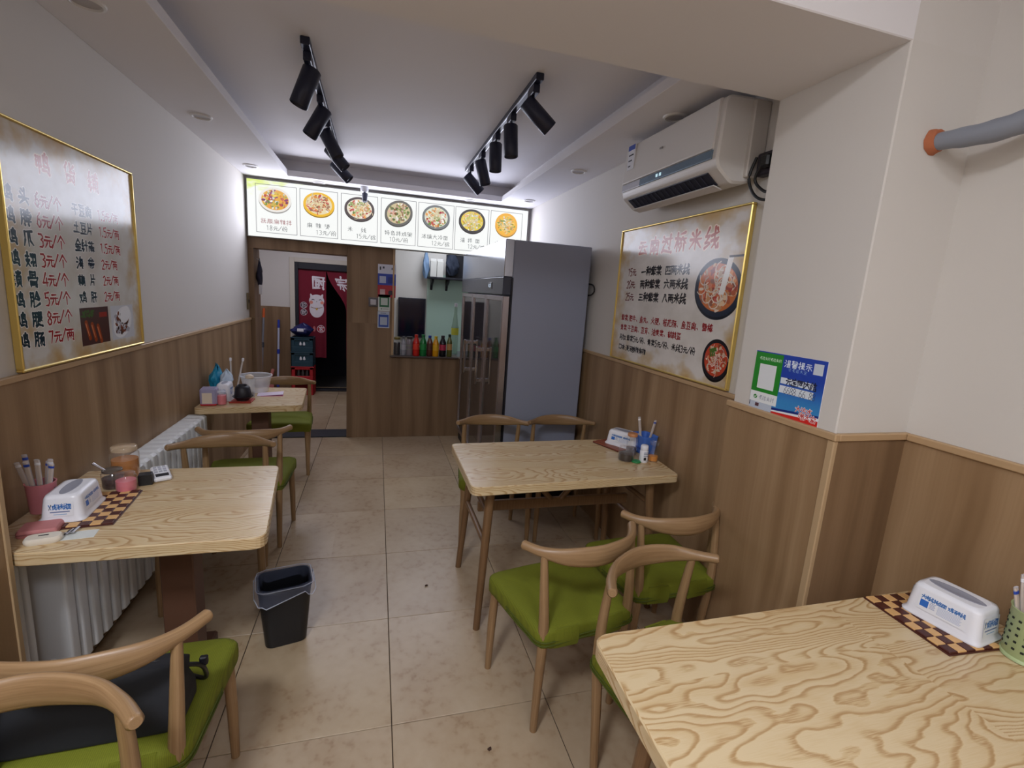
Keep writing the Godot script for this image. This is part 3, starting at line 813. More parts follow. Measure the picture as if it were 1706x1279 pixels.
func card_print(kind: int) -> ImageTexture:
	# payment cards on the back wall; the panels where codes stood stay blank
	var im := Image.create(128, 232 if kind == 0 else 184, false, Image.FORMAT_RGB8)
	if kind == 0:
		im.fill(rgb(206, 206, 216))
		fill(im, 12, 18, 10, 22, rgb(50, 60, 60))
		fill(im, 34, 16, 12, 14, rgb(40, 44, 70))
		fill(im, 96, 20, 14, 16, rgb(110, 112, 130))
		fill(im, 0, 66, 128, 82, rgb(34, 62, 160))
		fill(im, 12, 84, 46, 48, rgb(176, 184, 206))
		fill(im, 72, 88, 44, 44, rgb(26, 48, 130))
		fill(im, 0, 146, 128, 86, rgb(176, 38, 50))
		fill(im, 16, 176, 36, 40, rgb(206, 176, 176))
		ellipse(im, Vector2(92, 198), 18, 18, rgb(52, 34, 52))
	else:
		im.fill(rgb(214, 220, 216) if kind == 1 else rgb(190, 200, 214))
		if kind == 1:
			fill(im, 14, 10, 104, 128, rgb(36, 106, 70))
			fill(im, 28, 36, 74, 80, rgb(196, 206, 198))
			fill(im, 30, 154, 12, 10, rgb(36, 106, 70))
			fill(im, 50, 156, 60, 6, rgb(150, 160, 156))
		else:
			fill(im, 10, 34, 108, 140, rgb(38, 78, 170))
			fill(im, 26, 62, 78, 90, rgb(176, 188, 206))
			fill(im, 30, 14, 60, 8, rgb(110, 120, 150))
	return tex(im)

func tissue_print(kind: int) -> ImageTexture:
	# lettering on the sides of the tissue boxes: rows of blue characters and fine lines
	var im := Image.create(320, 120, false, Image.FORMAT_RGB8)
	im.fill(rgb(232, 234, 240))
	var blue := rgb(38, 102, 178)
	if kind == 0:
		words(im, "大米线", Vector2(14, 4), 32, 0.075, blue, 0.8)
		words(im, "特色面 鸡汤米线", Vector2(100, 6), 31, 0.075, blue, 0.86)
		fill(im, 16, 44, 56, 50, rgb(46, 108, 196))
		for k in 5:
			fill(im, 80, 44 + 10 * k, 40 - 4 * (k % 2), 3, rgb(70, 100, 160))
		for k in 8:
			fill(im, 134, 44 + 8 * k, 160 - 6 * (k % 3), 2, rgb(120, 150, 200))
	else:
		stroke(im, Vector2(20, 24), Vector2(48, 60), 5, 3, blue)
		stroke(im, Vector2(50, 24), Vector2(22, 62), 5, 3, rgb(70, 74, 90))
		words(im, "鸡汤米线面", Vector2(62, 18), 46, 0.078, blue, 1.0)
		fill(im, 34, 78, 240, 8, rgb(86, 106, 156))
		fill(im, 76, 100, 160, 5, rgb(110, 160, 206))
	return tex(im)

# ------------------------------------------------------------------ light
func area(called: String, at: Vector3, size: Vector2, energy: float, c: Color, towards: Vector3) -> void:
	var l := AreaLight3D.new()
	l.name = called
	add_child(l)
	l.area_size = size
	l.light_energy = energy
	l.light_color = c
	l.area_range = 14.0
	l.area_attenuation = 2.0
	l.shadow_enabled = true
	l.position = at
	l.basis = Basis.looking_at(towards, Vector3.BACK if absf(towards.y) > 0.9 else Vector3.UP)

func lights_and_camera() -> void:
	var cam := Camera3D.new()
	cam.name = "camera"
	add_child(cam)
	cam.position = Vector3(-0.0734, 1.5807, 1.5413)
	cam.basis = Basis(Vector3.UP, -0.2816) * Basis(Vector3.RIGHT, -0.1829) * Basis(Vector3.BACK, 0.0666)
	cam.fov = rad_to_deg(2.0 * atan(639.5 / 798.55))
	cam.near = 0.05
	cam.current = true
	var e := Environment.new()
	e.background_mode = Environment.BG_COLOR
	e.background_color = Color(0.02, 0.02, 0.025)
	e.tonemap_mode = Environment.TONE_MAPPER_LINEAR
	e.tonemap_exposure = 0.96
	e.sdfgi_enabled = true
	e.ssao_enabled = true
	e.ssil_enabled = true
	var we := WorldEnvironment.new()
	we.name = "environment"
	we.environment = e
	add_child(we)
	# lamps out of view over the front and the back rooms, and the lit menu
	area("unseen_front_light", Vector3(-0.8, 2.785, 1.75), Vector2(0.4, 0.4), 4.5, Color(0.95, 0.965, 1.0), Vector3.DOWN)  # unseen lamp, placed so the beam and left table throw their shadows
	area("added_fill_light", Vector3(0.3, 3.025, 2.9), Vector2(0.56, 0.56), 2.9, Color(0.95, 0.965, 1.0), Vector3.DOWN)  # added fill behind the viewer, softens the contrast
	area("menu_light", Vector3(0.11, 2.2, BZ + 0.062), Vector2(2.56, 0.46), 2.1, Color(0.90, 0.92, 1.0), Vector3.BACK)
	area("unseen_kitchen_light", Vector3(0.7, 2.42, -4.35), Vector2(0.5, 0.5), 1.0, Color(0.92, 0.95, 1.0), Vector3.DOWN)  # unseen lamp, placed to light the wall behind the hatch
	area("unseen_passage_light", Vector3(-1.0, 2.42, -4.75), Vector2(0.4, 0.4), 1.0, Color(0.93, 0.93, 1.0), Vector3.DOWN)  # unseen lamp, placed to brighten the passage walls

# ------------------------------------------------------------------ materials shared by many things
func make_materials() -> void:
	M.white = mat(rgb(212, 207, 201), 0.75)
	M.ceil = mat(rgb(232, 229, 231), 0.8)
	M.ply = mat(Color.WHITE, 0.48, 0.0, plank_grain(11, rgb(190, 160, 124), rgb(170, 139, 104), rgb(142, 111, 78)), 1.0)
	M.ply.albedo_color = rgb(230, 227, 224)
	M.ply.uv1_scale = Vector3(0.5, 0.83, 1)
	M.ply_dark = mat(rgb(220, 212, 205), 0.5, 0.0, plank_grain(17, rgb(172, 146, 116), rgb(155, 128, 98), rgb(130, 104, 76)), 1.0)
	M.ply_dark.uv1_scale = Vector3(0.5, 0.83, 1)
	M.cap = mat(rgb(184, 153, 116), 0.45)
	M.edge = mat(rgb(184, 156, 120), 0.5)
	M.grout = mat(rgb(70, 58, 46), 0.9)
	M.tile = []
	var st := stone_tile(3)
	for k in 4:
		var m := mat([rgb(240, 238, 236), rgb(236, 233, 230), rgb(240, 237, 230), rgb(229, 225, 221)][k], 0.33, 0.0, st)
		m.uv1_scale = Vector3(1.0 / 2.4, 1.0 / 2.4, 1)
		m.uv1_offset = Vector3(0.13 * k, 0.31 * k, 0)
		M.tile.append(m)
	M.chair_wood = mat(Color.WHITE, 0.38, 0.0, stick_grain(6, rgb(164, 133, 97), rgb(132, 102, 70)), 1.0)
	M.chair_wood.uv1_scale = Vector3(10, 1, 1)
	M.board = mat(rgb(120, 88, 60), 0.6)
	M.green = mat(Color.WHITE, 0.85, 0.0, weave(rgb(116, 123, 19)), 14.0)
	M.mint = mat(rgb(84, 142, 66), 0.6)
	M.piping = mat(rgb(74, 84, 14), 0.8)
	M.black = mat(rgb(22, 23, 26), 0.45)
	M.bag = mat(rgb(26, 28, 34), 0.8)
	M.navy_black = mat(rgb(34, 38, 60), 0.38, 0.1)
	M.steel = mat(rgb(190, 190, 196), 0.3, 0.9)
	M.chrome = mat(rgb(214, 214, 220), 0.15, 1.0)
	M.gold = mat(rgb(232, 204, 120), 0.3, 0.7)
	M.enamel = mat(rgb(226, 228, 230), 0.28)
	M.plastic = mat(rgb(232, 233, 240), 0.3)
	M.clear = glass(Color(0.95, 0.97, 1.0), 0.03)
	M.haze = film(Color(0.93, 0.94, 0.96), 0.42, 0.4)
	M.dark = mat(rgb(24, 24, 34), 0.5)
	M.pink = mat(rgb(216, 136, 146), 0.45)
	M.straw = mat(rgb(214, 184, 140), 0.6)
	M.blue = mat(rgb(44, 76, 176), 0.5)
	M.red = mat(rgb(190, 28, 38), 0.45)
	M.check_dark = mat(rgb(74, 30, 22), 0.45)
	M.check_pale = mat(rgb(216, 170, 112), 0.45)
	M.tissue = [mat(Color.WHITE, 0.35, 0.0, tissue_print(0)), mat(Color.WHITE, 0.35, 0.0, tissue_print(1))]
	M.top_wood = [mat(Color.WHITE, 0.26, 0.0, ash_top(41)), mat(Color.WHITE, 0.26, 0.0, ash_top(52)), mat(Color.WHITE, 0.26, 0.0, ash_top(67))]
	for m in M.top_wood:
		m.albedo_color = rgb(244, 242, 240)
		m.uv1_scale = Vector3(1.0 / 1.2, 1.0 / 0.75, 1)

# ------------------------------------------------------------------ the setting
func struct(called: String, label: String, category: String) -> Node3D:
	return thing(called, label, category, Vector3.ZERO, 0.0, "", "structure")

func setting() -> void:
	# floor: a bed with every tile laid on it
	var fl := struct("floor", "beige stone-look square floor tiles with dark joints", "floor")
	obj("floor_bed", bx(Vector3(-1.9, -0.12, -6.6), Vector3(1.9, -0.006, 3.5)), M.grout, fl)
	var r := RandomNumberGenerator.new()
	r.seed = 12
	for row in range(-6, 6):
		for col in range(-3, 4):
			var x0 := maxf(0.6 * (col - 1), LX)
			var x1 := minf(0.6 * col, RX2)
			var z1 := 0.6 * (row + 1)
			var z0 := 0.6 * row
			if row < -5:
				z0 = BZ - 0.03
			if x1 - x0 < 0.03 or z0 > 3.4:
				continue
			obj("tile", bx(Vector3(x0 + 0.0016, -0.006, z0 + 0.0016), Vector3(x1 - 0.0016, r.randf() * 0.0008, z1 - 0.0016), 0.0012), M.tile[r.randi() % 4], fl)
	for row in 4:
		for col in range(-3, 3):
			obj("tile", bx(Vector3(0.6 * col + 0.0015, -0.006, -4.45 - 0.6 * row), Vector3(0.6 * col + 0.5985, 0.0, -3.853 - 0.6 * row), 0.0012), M.tile[(row + col + 5) % 4], fl)
	obj("threshold_strip", bx(Vector3(-1.22, -0.006, -3.848), Vector3(1.5, 0.012, -3.585), 0.003), mat(rgb(42, 44, 52), 0.5), fl)

	# left wall with its wainscot, and the boxed-out part near the camera
	var wl := struct("wall_left", "white wall on the left over light brown wood panelling", "wall")
	obj("plaster", bx(Vector3(-1.4, 0, BZ - 0.15), Vector3(LX, 3.15, 3.5)), M.white, wl)
	obj("wainscot", bx(Vector3(LX, 0, BZ), Vector3(LX + 0.01, WH - 0.022, 3.4)), M.ply, wl)
	obj("cap_rail", bx(Vector3(LX, WH - 0.022, BZ), Vector3(LX + 0.018, WH, 3.4), 0.003), M.cap, wl)
	wl = struct("wall_pilaster", "boxed-out wood-panelled pilaster on the left beside the table", "pilaster")
	obj("pilaster", bx(Vector3(LX, 0, -0.045), Vector3(-1.09, 3.1, 0.62)), M.white, wl)
	obj("pilaster_panel", bx(Vector3(LX, 0, -0.052), Vector3(-1.081, WH - 0.022, 0.62), 0.002), M.ply, wl)
	obj("edge_strip", bx(Vector3(-1.085, 0, -0.056), Vector3(-1.077, WH - 0.022, -0.036), 0.002), M.edge, wl)
	obj("cap_rail", bx(Vector3(LX, WH - 0.022, -0.06), Vector3(-1.072, WH, 0.62), 0.003), M.cap, wl)

	# right wall, the pillar, and the nearer stretch of wall
	var wr := struct("wall_right", "white right wall behind the pillar over wood panelling", "wall")
	obj("plaster", bx(Vector3(RX, 0, BZ - 0.15), Vector3(1.9, 2.9, PZ0)), M.white, wr)
	var wp := struct("wall_pillar", "square white pillar over wood panelling with a notice", "pillar")
	obj("pillar", bx(Vector3(PX, 0, PZ0), Vector3(1.9, 3.15, PZ1), 0.004), M.white, wp)
	var wn := struct("wall_nook", "right wall nearest the front table, white over wood panelling", "wall")
	obj("plaster", bx(Vector3(RX2, 0, PZ1), Vector3(1.9, 3.15, 3.5)), M.white, wn)
	obj("wainscot", bx(Vector3(RX - 0.01, 0, BZ), Vector3(RX, WH - 0.022, PZ0)), M.ply, wr)
	obj("cap_rail", bx(Vector3(RX - 0.018, WH - 0.022, BZ), Vector3(RX, WH, PZ0), 0.003), M.cap, wr)
	obj("pillar_panel", bx(Vector3(PX - 0.012, 0, PZ0 - 0.012), Vector3(PX, WH - 0.022, PZ1 - 0.001)), M.ply, wp)
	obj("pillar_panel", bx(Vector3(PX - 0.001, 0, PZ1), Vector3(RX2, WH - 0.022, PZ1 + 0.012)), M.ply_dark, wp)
	obj("edge_strip", bx(Vector3(PX - 0.014, 0, PZ1 - 0.012), Vector3(PX + 0.004, WH - 0.022, PZ1 + 0.014), 0.003), M.edge, wp)
	obj("cap_rail", bx(Vector3(PX - 0.02, WH - 0.024, PZ0 - 0.018), Vector3(PX, WH, PZ1 + 0.02), 0.003), M.cap, wp)
	obj("cap_rail", bx(Vector3(PX, WH - 0.024, PZ1), Vector3(RX2, WH, PZ1 + 0.02), 0.003), M.cap, wp)
	obj("wainscot", bx(Vector3(RX2 - 0.012, 0, PZ1 + 0.012), Vector3(RX2, WH - 0.024, 3.4)), M.ply, wn)
	obj("cap_rail", bx(Vector3(RX2 - 0.022, WH - 0.024, PZ1 + 0.02), Vector3(RX2, WH, 3.4), 0.003), M.cap, wn)

	var wf := struct("wall_front", "plain white wall behind the viewer", "wall")
	obj("plaster", bx(Vector3(-1.4, 0, 3.4), Vector3(1.9, 3.15, 3.52)), M.white, wf)
	obj("wainscot", bx(Vector3(LX, 0, 3.388), Vector3(RX2, WH, 3.4)), M.ply, wf)

	# back wall: wood panelling round the passage door and the serving hatch
	var wb := struct("wall_back", "wood-panelled back wall with doorway and serving hatch", "wall")
	var z0 := BZ - 0.14
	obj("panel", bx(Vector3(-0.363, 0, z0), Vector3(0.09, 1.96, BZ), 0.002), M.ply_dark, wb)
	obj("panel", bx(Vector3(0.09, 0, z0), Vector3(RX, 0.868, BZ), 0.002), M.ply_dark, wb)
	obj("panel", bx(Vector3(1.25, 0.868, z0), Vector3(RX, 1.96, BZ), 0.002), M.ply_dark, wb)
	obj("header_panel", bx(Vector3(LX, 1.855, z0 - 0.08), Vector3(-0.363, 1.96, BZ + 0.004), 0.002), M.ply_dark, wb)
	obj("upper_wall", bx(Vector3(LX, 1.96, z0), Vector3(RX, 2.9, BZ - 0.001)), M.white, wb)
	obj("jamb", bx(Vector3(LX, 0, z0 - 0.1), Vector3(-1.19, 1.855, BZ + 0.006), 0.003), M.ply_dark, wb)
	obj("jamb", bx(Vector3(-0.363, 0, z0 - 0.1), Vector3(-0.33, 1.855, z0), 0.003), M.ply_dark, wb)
	obj("edge_strip", bx(Vector3(0.076, 0.868, BZ), Vector3(0.094, 1.96, BZ + 0.006), 0.002), M.cap, wb)

	var hatch := struct("window_1", "open serving hatch in the back wall with a dark sill", "window")
	obj("sill", bx(Vector3(0.062, 0.868, z0 - 0.02), Vector3(0.78, 0.886, BZ + 0.05), 0.004), mat(rgb(74, 60, 52), 0.4), hatch)
	obj("frame", bx(Vector3(0.09, 0.886, z0), Vector3(0.098, 1.96, BZ - 0.002)), M.cap, hatch)

	# ceiling: front slab, beam, soffits round the raised middle
	var ce := struct("ceiling", "white ceiling with beam and a raised tray in its middle", "ceiling")
	obj("front_slab", bx(Vector3(-1.4, 3.05, PZ1), Vector3(1.9, 3.17, 3.52)), M.ceil, ce)
	obj("beam", bx(Vector3(-1.4, BEAM, PZ0), Vector3(1.9, 3.17, PZ1), 0.003), M.ceil, ce)
	obj("tray_slab", bx(Vector3(-1.4, CEIL, -3.75), Vector3(1.9, 2.8, PZ0)), M.ceil, ce)
	var tl := -0.845
	var tr := 1.1
	var tb := -3.325
	obj("soffit", bx(Vector3(LX, SOF, BZ), Vector3(tl, SOF + 0.05, PZ0), 0.002), M.ceil, ce)
	obj("soffit", bx(Vector3(tr, SOF, BZ), Vector3(RX, SOF + 0.05, PZ0), 0.002), M.ceil, ce)
	obj("soffit", bx(Vector3(tl, SOF, BZ), Vector3(tr, SOF + 0.05, tb), 0.002), M.ceil, ce)
	obj("soffit_back", bx(Vector3(LX, SOF + 0.05, BZ), Vector3(tl - 0.11, CEIL, PZ0)), M.ceil, ce)
	obj("soffit_back", bx(Vector3(tr + 0.11, SOF + 0.05, BZ), Vector3(RX, CEIL, PZ0)), M.ceil, ce)
	obj("soffit_back", bx(Vector3(tl - 0.11, SOF + 0.05, BZ), Vector3(tr + 0.11, CEIL, tb - 0.11)), M.ceil, ce)

	# rooms behind: passage on the left, kitchen on the right
	var pw := struct("wall_passage", "pale walls of the passage beyond the doorway, wood below", "wall")
	var pe := struct("wall_passage_end", "end wall of the passage around the dark doorway", "wall")
	obj("plaster", bx(Vector3(-1.95, 0, -6.0), Vector3(-1.85, 2.5, z0 - 0.1)), M.white, pw)
	obj("plaster", bx(Vector3(-1.85, 0, -6.0), Vector3(-1.225, 2.5, -5.9)), M.white, pe)
	obj("plaster", bx(Vector3(-0.4, 0, -6.0), Vector3(-0.15, 2.5, -5.9)), M.white, pe)
	obj("plaster", bx(Vector3(-1.225, 1.86, -6.0), Vector3(-0.4, 2.5, -5.9)), M.white, pe)
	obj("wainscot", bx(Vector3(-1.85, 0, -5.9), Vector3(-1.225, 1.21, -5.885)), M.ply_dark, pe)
	obj("plaster", bx(Vector3(-1.9, 0, z0 - 0.1), Vector3(LX, 2.5, z0)), M.white, pw)
	obj("plaster", bx(Vector3(-0.25, 0, -5.9), Vector3(-0.15, 2.5, z0)), M.white, pw)
	var bc := struct("ceiling_passage", "plain pale ceiling over the passage and kitchen", "ceiling")
	obj("slab", bx(Vector3(-1.95, 2.44, -7.4), Vector3(1.9, 2.56, z0)), M.ceil, bc)
	var kw := struct("wall_kitchen", "white kitchen wall seen through the serving hatch", "wall")
	obj("plaster", bx(Vector3(-0.15, 0, -5.1), Vector3(1.7, 2.5, -5.0)), M.white, kw)
	obj("plaster", bx(Vector3(1.6, 0, -5.0), Vector3(1.7, 2.5, z0)), M.white, kw)
	obj("splash_panel", bx(Vector3(0.562, 0.6, -5.0), Vector3(1.6, 1.78, -4.985)), mat(rgb(186, 214, 200), 0.2), kw)
	var nd := struct("door_1", "dark doorway with beige frame at the passage end", "door")
	obj("frame", bx(Vector3(-1.25, 0, -5.9), Vector3(-1.185, 1.9, -5.87), 0.003), mat(rgb(206, 198, 184), 0.6), nd)
	obj("frame", bx(Vector3(-1.185, 1.84, -5.9), Vector3(-0.36, 1.9, -5.87), 0.003), mat(rgb(206, 198, 184), 0.6), nd)
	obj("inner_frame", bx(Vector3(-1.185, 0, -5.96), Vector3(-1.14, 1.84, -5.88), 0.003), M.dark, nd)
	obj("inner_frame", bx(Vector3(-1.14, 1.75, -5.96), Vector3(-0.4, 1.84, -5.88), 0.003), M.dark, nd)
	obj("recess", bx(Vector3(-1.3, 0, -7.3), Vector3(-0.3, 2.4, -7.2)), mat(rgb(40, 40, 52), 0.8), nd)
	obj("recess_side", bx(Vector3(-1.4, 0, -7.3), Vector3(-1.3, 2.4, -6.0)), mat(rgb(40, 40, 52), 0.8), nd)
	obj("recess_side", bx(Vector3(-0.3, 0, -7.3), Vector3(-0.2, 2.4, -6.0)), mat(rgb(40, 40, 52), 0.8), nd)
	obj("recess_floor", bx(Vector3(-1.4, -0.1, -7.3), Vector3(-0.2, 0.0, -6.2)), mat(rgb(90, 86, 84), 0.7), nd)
	obj("door_sill", bx(Vector3(-1.185, 0, -6.0), Vector3(-0.4, 0.03, -5.88), 0.004), M.dark, nd)

# ------------------------------------------------------------------ chairs
func seat_outline(grow: float) -> PackedVector2Array:
	return rounded([Vector2(-0.2 - grow, 0.195 + grow), Vector2(-0.238 - grow, -0.2 - grow), Vector2(0.238 + grow, -0.2 - grow), Vector2(0.2 + grow, 0.195 + grow)], [0.045, 0.05, 0.05, 0.045], 4)

func make_chair() -> Node3D:
	var t := thing("horn_chair", "", "chair", Vector3.ZERO, 0.0, "wooden horn-back chairs with green seat covers")
	t.set_meta("base", "horn_chair")
	obj("seat_board", (func(): var m := B.new(); m.slab(seat_outline(-0.012), 0.385, 0.42, 0.004); return m).call(), M.board, t)
	# fitted green cover: skirt, rounded edge, soft domed top
	var lv := [[-0.004, 0.372, 0.004], [0.006, 0.385, 0.004], [0.007, 0.41, 0.002], [0.006, 0.432, 0.0], [0.0, 0.444, 0.0], [-0.014, 0.452, 0.0], [-0.05, 0.457, 0.001], [-0.11, 0.461, 0.001]]
	var rings := []
	var f := noise(71, 1.0, 2)
	for l in lv:
		var ring := []
		var o := seat_outline(l[0])
		for i in o.size():
			for s in 3:
				var p: Vector2 = o[i].lerp(o[(i + 1) % o.size()], s / 3.0)
				var w := f.get_noise_3d(p.x * 14.0, p.y * 14.0, l[1] * 10.0)
				ring.append(Vector3(p.x * (1.0 + l[2] * w * 3.0), l[1] + (0.018 * w if l[1] < 0.39 else 0.004 * w), p.y * (1.0 + l[2] * w * 3.0)))
		rings.append(ring)
	var sm := B.new()
	sm.skin(rings, false, true)
	var cover := obj("seat_cover", sm, M.green, t)
	var pm := B.new()
	for y in [0.392, 0.405]:
		var o := seat_outline(0.0085)
		var pts := []
		for i in range(o.size()):
			if o[i].y > 0.03:
				pts.append(Vector3(o[i].x, y, o[i].y))
		var path := [Vector3(-0.234, y, -0.03)] if pts[0].x < 0 else [Vector3(0.234, y, -0.03)]
		pts.sort_custom(func(a, b): return atan2(a.x, a.z) < atan2(b.x, b.z))
		path = [Vector3(-0.229, y, -0.03)]
		path.append_array(pts)
		path.append(Vector3(0.229, y, -0.03))
		pm.tube(path, same(0.003, path.size()), 5)
	obj("piping", pm, M.piping, cover)
	for s in [-1.0, 1.0]:
		obj("corner_lining", bx(Vector3(s * 0.160 - 0.009, 0.420, 0.194), Vector3(s * 0.160 + 0.007, 0.436, 0.2), 0.003), M.mint, cover)
		var fl := B.new()
		var fr := []
		for k in 5:
			var a := k / 4.0
			fr.append([Vector3(s * 0.145, 0.372 + 0.075 * a, 0.198 + 0.008 * sin(a * PI)), Vector3(s * 0.05, 0.37 + 0.075 * a, 0.203 + 0.006 * sin(a * PI)), Vector3(s * 0.05, 0.37 + 0.075 * a, 0.192), Vector3(s * 0.145, 0.372 + 0.075 * a, 0.19)])
		fl.skin(fr)
		obj("corner_flap", fl, M.green, cover)
	for s in [-1.0, 1.0]:
		var fm := B.new()
		fm.tube([Vector3(s * 0.214, 0, -0.192), Vector3(s * 0.212, 0.2, -0.186), Vector3(s * 0.206, 0.40, -0.178)], [Vector2(0.0135, 0.0135), Vector2(0.0175, 0.0175), Vector2(0.0185, 0.0185)], 12, Vector3.BACK)
		obj("front_leg", fm, M.chair_wood, t)
		var bm := B.new()
		bm.tube(smooth([Vector3(s * 0.172, 0, 0.15), Vector3(s * 0.176, 0.2, 0.162), Vector3(s * 0.181, 0.42, 0.178), Vector3(s * 0.186, 0.57, 0.170), Vector3(s * 0.188, 0.715, 0.152)], 3), (func():
			var o := []
			for q in 13:
				var rr: float = [0.0135, 0.0165, 0.0195, 0.0165, 0.0125][clampi(int(q / 3.0), 0, 4)]
				var r2: float = [0.0135, 0.0165, 0.0195, 0.0165, 0.0125][clampi(int(q / 3.0) + 1, 0, 4)]
				var v := lerpf(rr, r2, fmod(q / 3.0, 1.0))
				o.append(Vector2(v, v))
			return o).call(), 12, Vector3.BACK)
		obj("back_leg", bm, M.chair_wood, t)
	var path := smooth([Vector3(-0.237, 0.729, 0.09), Vector3(-0.188, 0.722, 0.150), Vector3(-0.118, 0.719, 0.200), Vector3(0, 0.718, 0.226), Vector3(0.118, 0.719, 0.200), Vector3(0.188, 0.722, 0.150), Vector3(0.237, 0.729, 0.09)], 5)
	var rad := []
	for i in path.size():
		var s := 1.0 - absf(2.0 * i / (path.size() - 1.0) - 1.0)
		rad.append(Vector2(0.0165 - 0.002 * smoothstep(0.3, 1.0, s), lerpf(0.0165, 0.039, smoothstep(0.12, 0.95, s))))
	var rm := B.new()
	rm.tube(path, rad, 14)
	obj("backrest_rail", rm, M.chair_wood, t)
	return t

func chairs() -> void:
	var c0 := make_chair()
	var put := [
		["green-covered chair holding the black bag, at the left table by the radiator", -0.718, 0.21, 0.03],
		["chair turned towards the viewer, back to back with the chair that holds the bag", -0.748, 0.693, PI],
		["chair tucked behind the left table, its curved back in front of the radiator", -0.82, -1.01, PI + 0.05],
		["chair facing the far left table, back touching another chair behind the front left table", -0.797, -1.514, 0.05],
		["chair behind the far left table, next to the passage doorway", -0.82, -2.73, PI],
		["chair in front of the fridge's glass doors, behind the middle right table", 0.683, -1.39, PI - 0.08],
		["chair in front of the grey fridge side, nearer the right wall", 1.172, -1.375, PI - 0.08],
		["aisle chair on the near side of the middle right table, its seat fully in view", 0.650, -0.05, 0.17],
		["chair between the pillar and the middle right table", 1.142, -0.20, 0.06],
		["chair tucked under the front right table, back towards the middle table", 0.866, 0.42, PI + 0.24],
	]
	for i in put.size():
		var p = put[i]
		if i == 0:
			c0.position = Vector3(p[1], 0, p[2])
			c0.rotation.y = p[3]
			c0.set_meta("label", p[0])
		else:
			copy(c0, p[0], Vector3(p[1], 0, p[2]), p[3])

# ------------------------------------------------------------------ tables
func table_top(t: Node3D, outline: PackedVector2Array, m: Material, offset: Vector2) -> void:
	var s := B.new()
	s.uvo = offset
	s.slab(outline, 0.708, 0.75, 0.003)
	obj("tabletop", s, m, t)

func pedestal(t: Node3D, x: float, z: float) -> void:
	obj("column", bx(Vector3(x - 0.055, 0.03, z - 0.05), Vector3(x + 0.055, 0.69, z + 0.05), 0.004), M.post, t)
	obj("foot", bx(Vector3(x - 0.05, 0, z - 0.2), Vector3(x + 0.05, 0.045, z + 0.2), 0.008), M.post, t)
	obj("bearer", bx(Vector3(x - 0.22, 0.685, z - 0.03), Vector3(x + 0.22, 0.708, z + 0.03), 0.004), M.post, t)

func trestle(t: Node3D, x0: float, x1: float, z0: float, z1: float) -> void:
	for x in [x0, x1]:
		var s := -1.0 if x == x0 else 1.0
		for z in [z0, z1]:
			var w := -1.0 if z == z0 else 1.0
			obj("leg", rod(Vector3(x + s * 0.045, 0, z + w * 0.05), Vector3(x, 0.708, z), 0.0165, 0.023, 12), M.leg, t)
		obj("side_stretcher", rod(Vector3(x + s * 0.018, 0.42, z0 - 0.02), Vector3(x + s * 0.018, 0.42, z1 + 0.02), 0.014, 0.014), M.leg, t)
		obj("side_stretcher", rod(Vector3(x + s * 0.01, 0.57, z0 - 0.01), Vector3(x + s * 0.01, 0.57, z1 + 0.01), 0.014, 0.014), M.leg, t)
	var zm := (z0 + z1) / 2
	obj("long_stretcher", bx(Vector3(x0 - 0.01, 0.475, zm - 0.012), Vector3(x1 + 0.01, 0.53, zm + 0.012), 0.004), M.leg, t)
	var xm := (x0 + x1) / 2
	for s in [-1.0, 1.0]:
		obj("brace", rod(Vector3(xm + s * 0.03, 0.52, zm), Vector3(xm + s * 0.19, 0.708, zm), 0.016, 0.016), M.leg, t)

func tables() -> void:
	M.post = mat(rgb(96, 66, 50), 0.5)
	M.leg = mat(rgb(206, 196, 190), 0.42, 0.0, M.chair_wood.albedo_texture)
	M.leg.uv1_scale = Vector3(10, 1, 1)
	var t1 := thing("dining_table", "pale ash table on the left wall beside the radiator, with a pink chopstick cup", "table", Vector3.ZERO, 0, "pale ash dining tables")
	table_top(t1, rounded([Vector2(-1.215, -0.735), Vector2(-0.492, -0.735), Vector2(-0.412, -0.058), Vector2(-1.075, -0.058), Vector2(-1.20, -0.16)], [0.01, 0.03, 0.05, 0.02, 0.02]), M.top_wood[1], Vector2(0.1, 0.2))
	pedestal(t1, -0.78, -0.4)
	var t2 := thing("dining_table", "pale ash table with round splayed legs in front of the fridge", "table", Vector3.ZERO, 0, "pale ash dining tables")
	table_top(t2, rounded([Vector2(0.333, -1.0), Vector2(1.44, -1.03), Vector2(1.40, -0.425), Vector2(0.333, -0.378)], [0.03, 0.02, 0.02, 0.045]), M.top_wood[2], Vector2(0.3, 0.5))
	trestle(t2, 0.45, 1.285, -0.94, -0.50)
	var t3 := thing("dining_table", "small pale ash table far left, nearest the passage doorway", "table", Vector3.ZERO, 0, "pale ash dining tables")
	table_top(t3, rounded([Vector2(-1.18, -2.49), Vector2(-0.6, -2.49), Vector2(-0.553, -1.90), Vector2(-1.15, -1.815), Vector2(-1.18, -1.83)], [0.01, 0.03, 0.06, 0.015, 0.015]), M.top_wood[1], Vector2(0.5, 0.1))
	pedestal(t3, -0.86, -2.14)
	var t4 := thing("dining_table", "large pale ash table at front right with strong wavy grain", "table", Vector3.ZERO, 0, "pale ash dining tables")
	table_top(t4, rounded([Vector2(0.46, 0.572), Vector2(1.655, 0.572), Vector2(1.655, 1.22), Vector2(0.446, 1.22)], [0.045, 0.02, 0.02, 0.045]), M.top_wood[0], Vector2(0.0, 0.0))
	trestle(t4, 0.60, 1.52, 0.69, 1.10)

# ------------------------------------------------------------------ ceiling and wall fittings
func place(b: B, x: Transform3D) -> B:
	for i in b.v.size():
		b.v[i] = x * b.v[i]
		b.n[i] = (x.basis * b.n[i]).normalized()
	return b

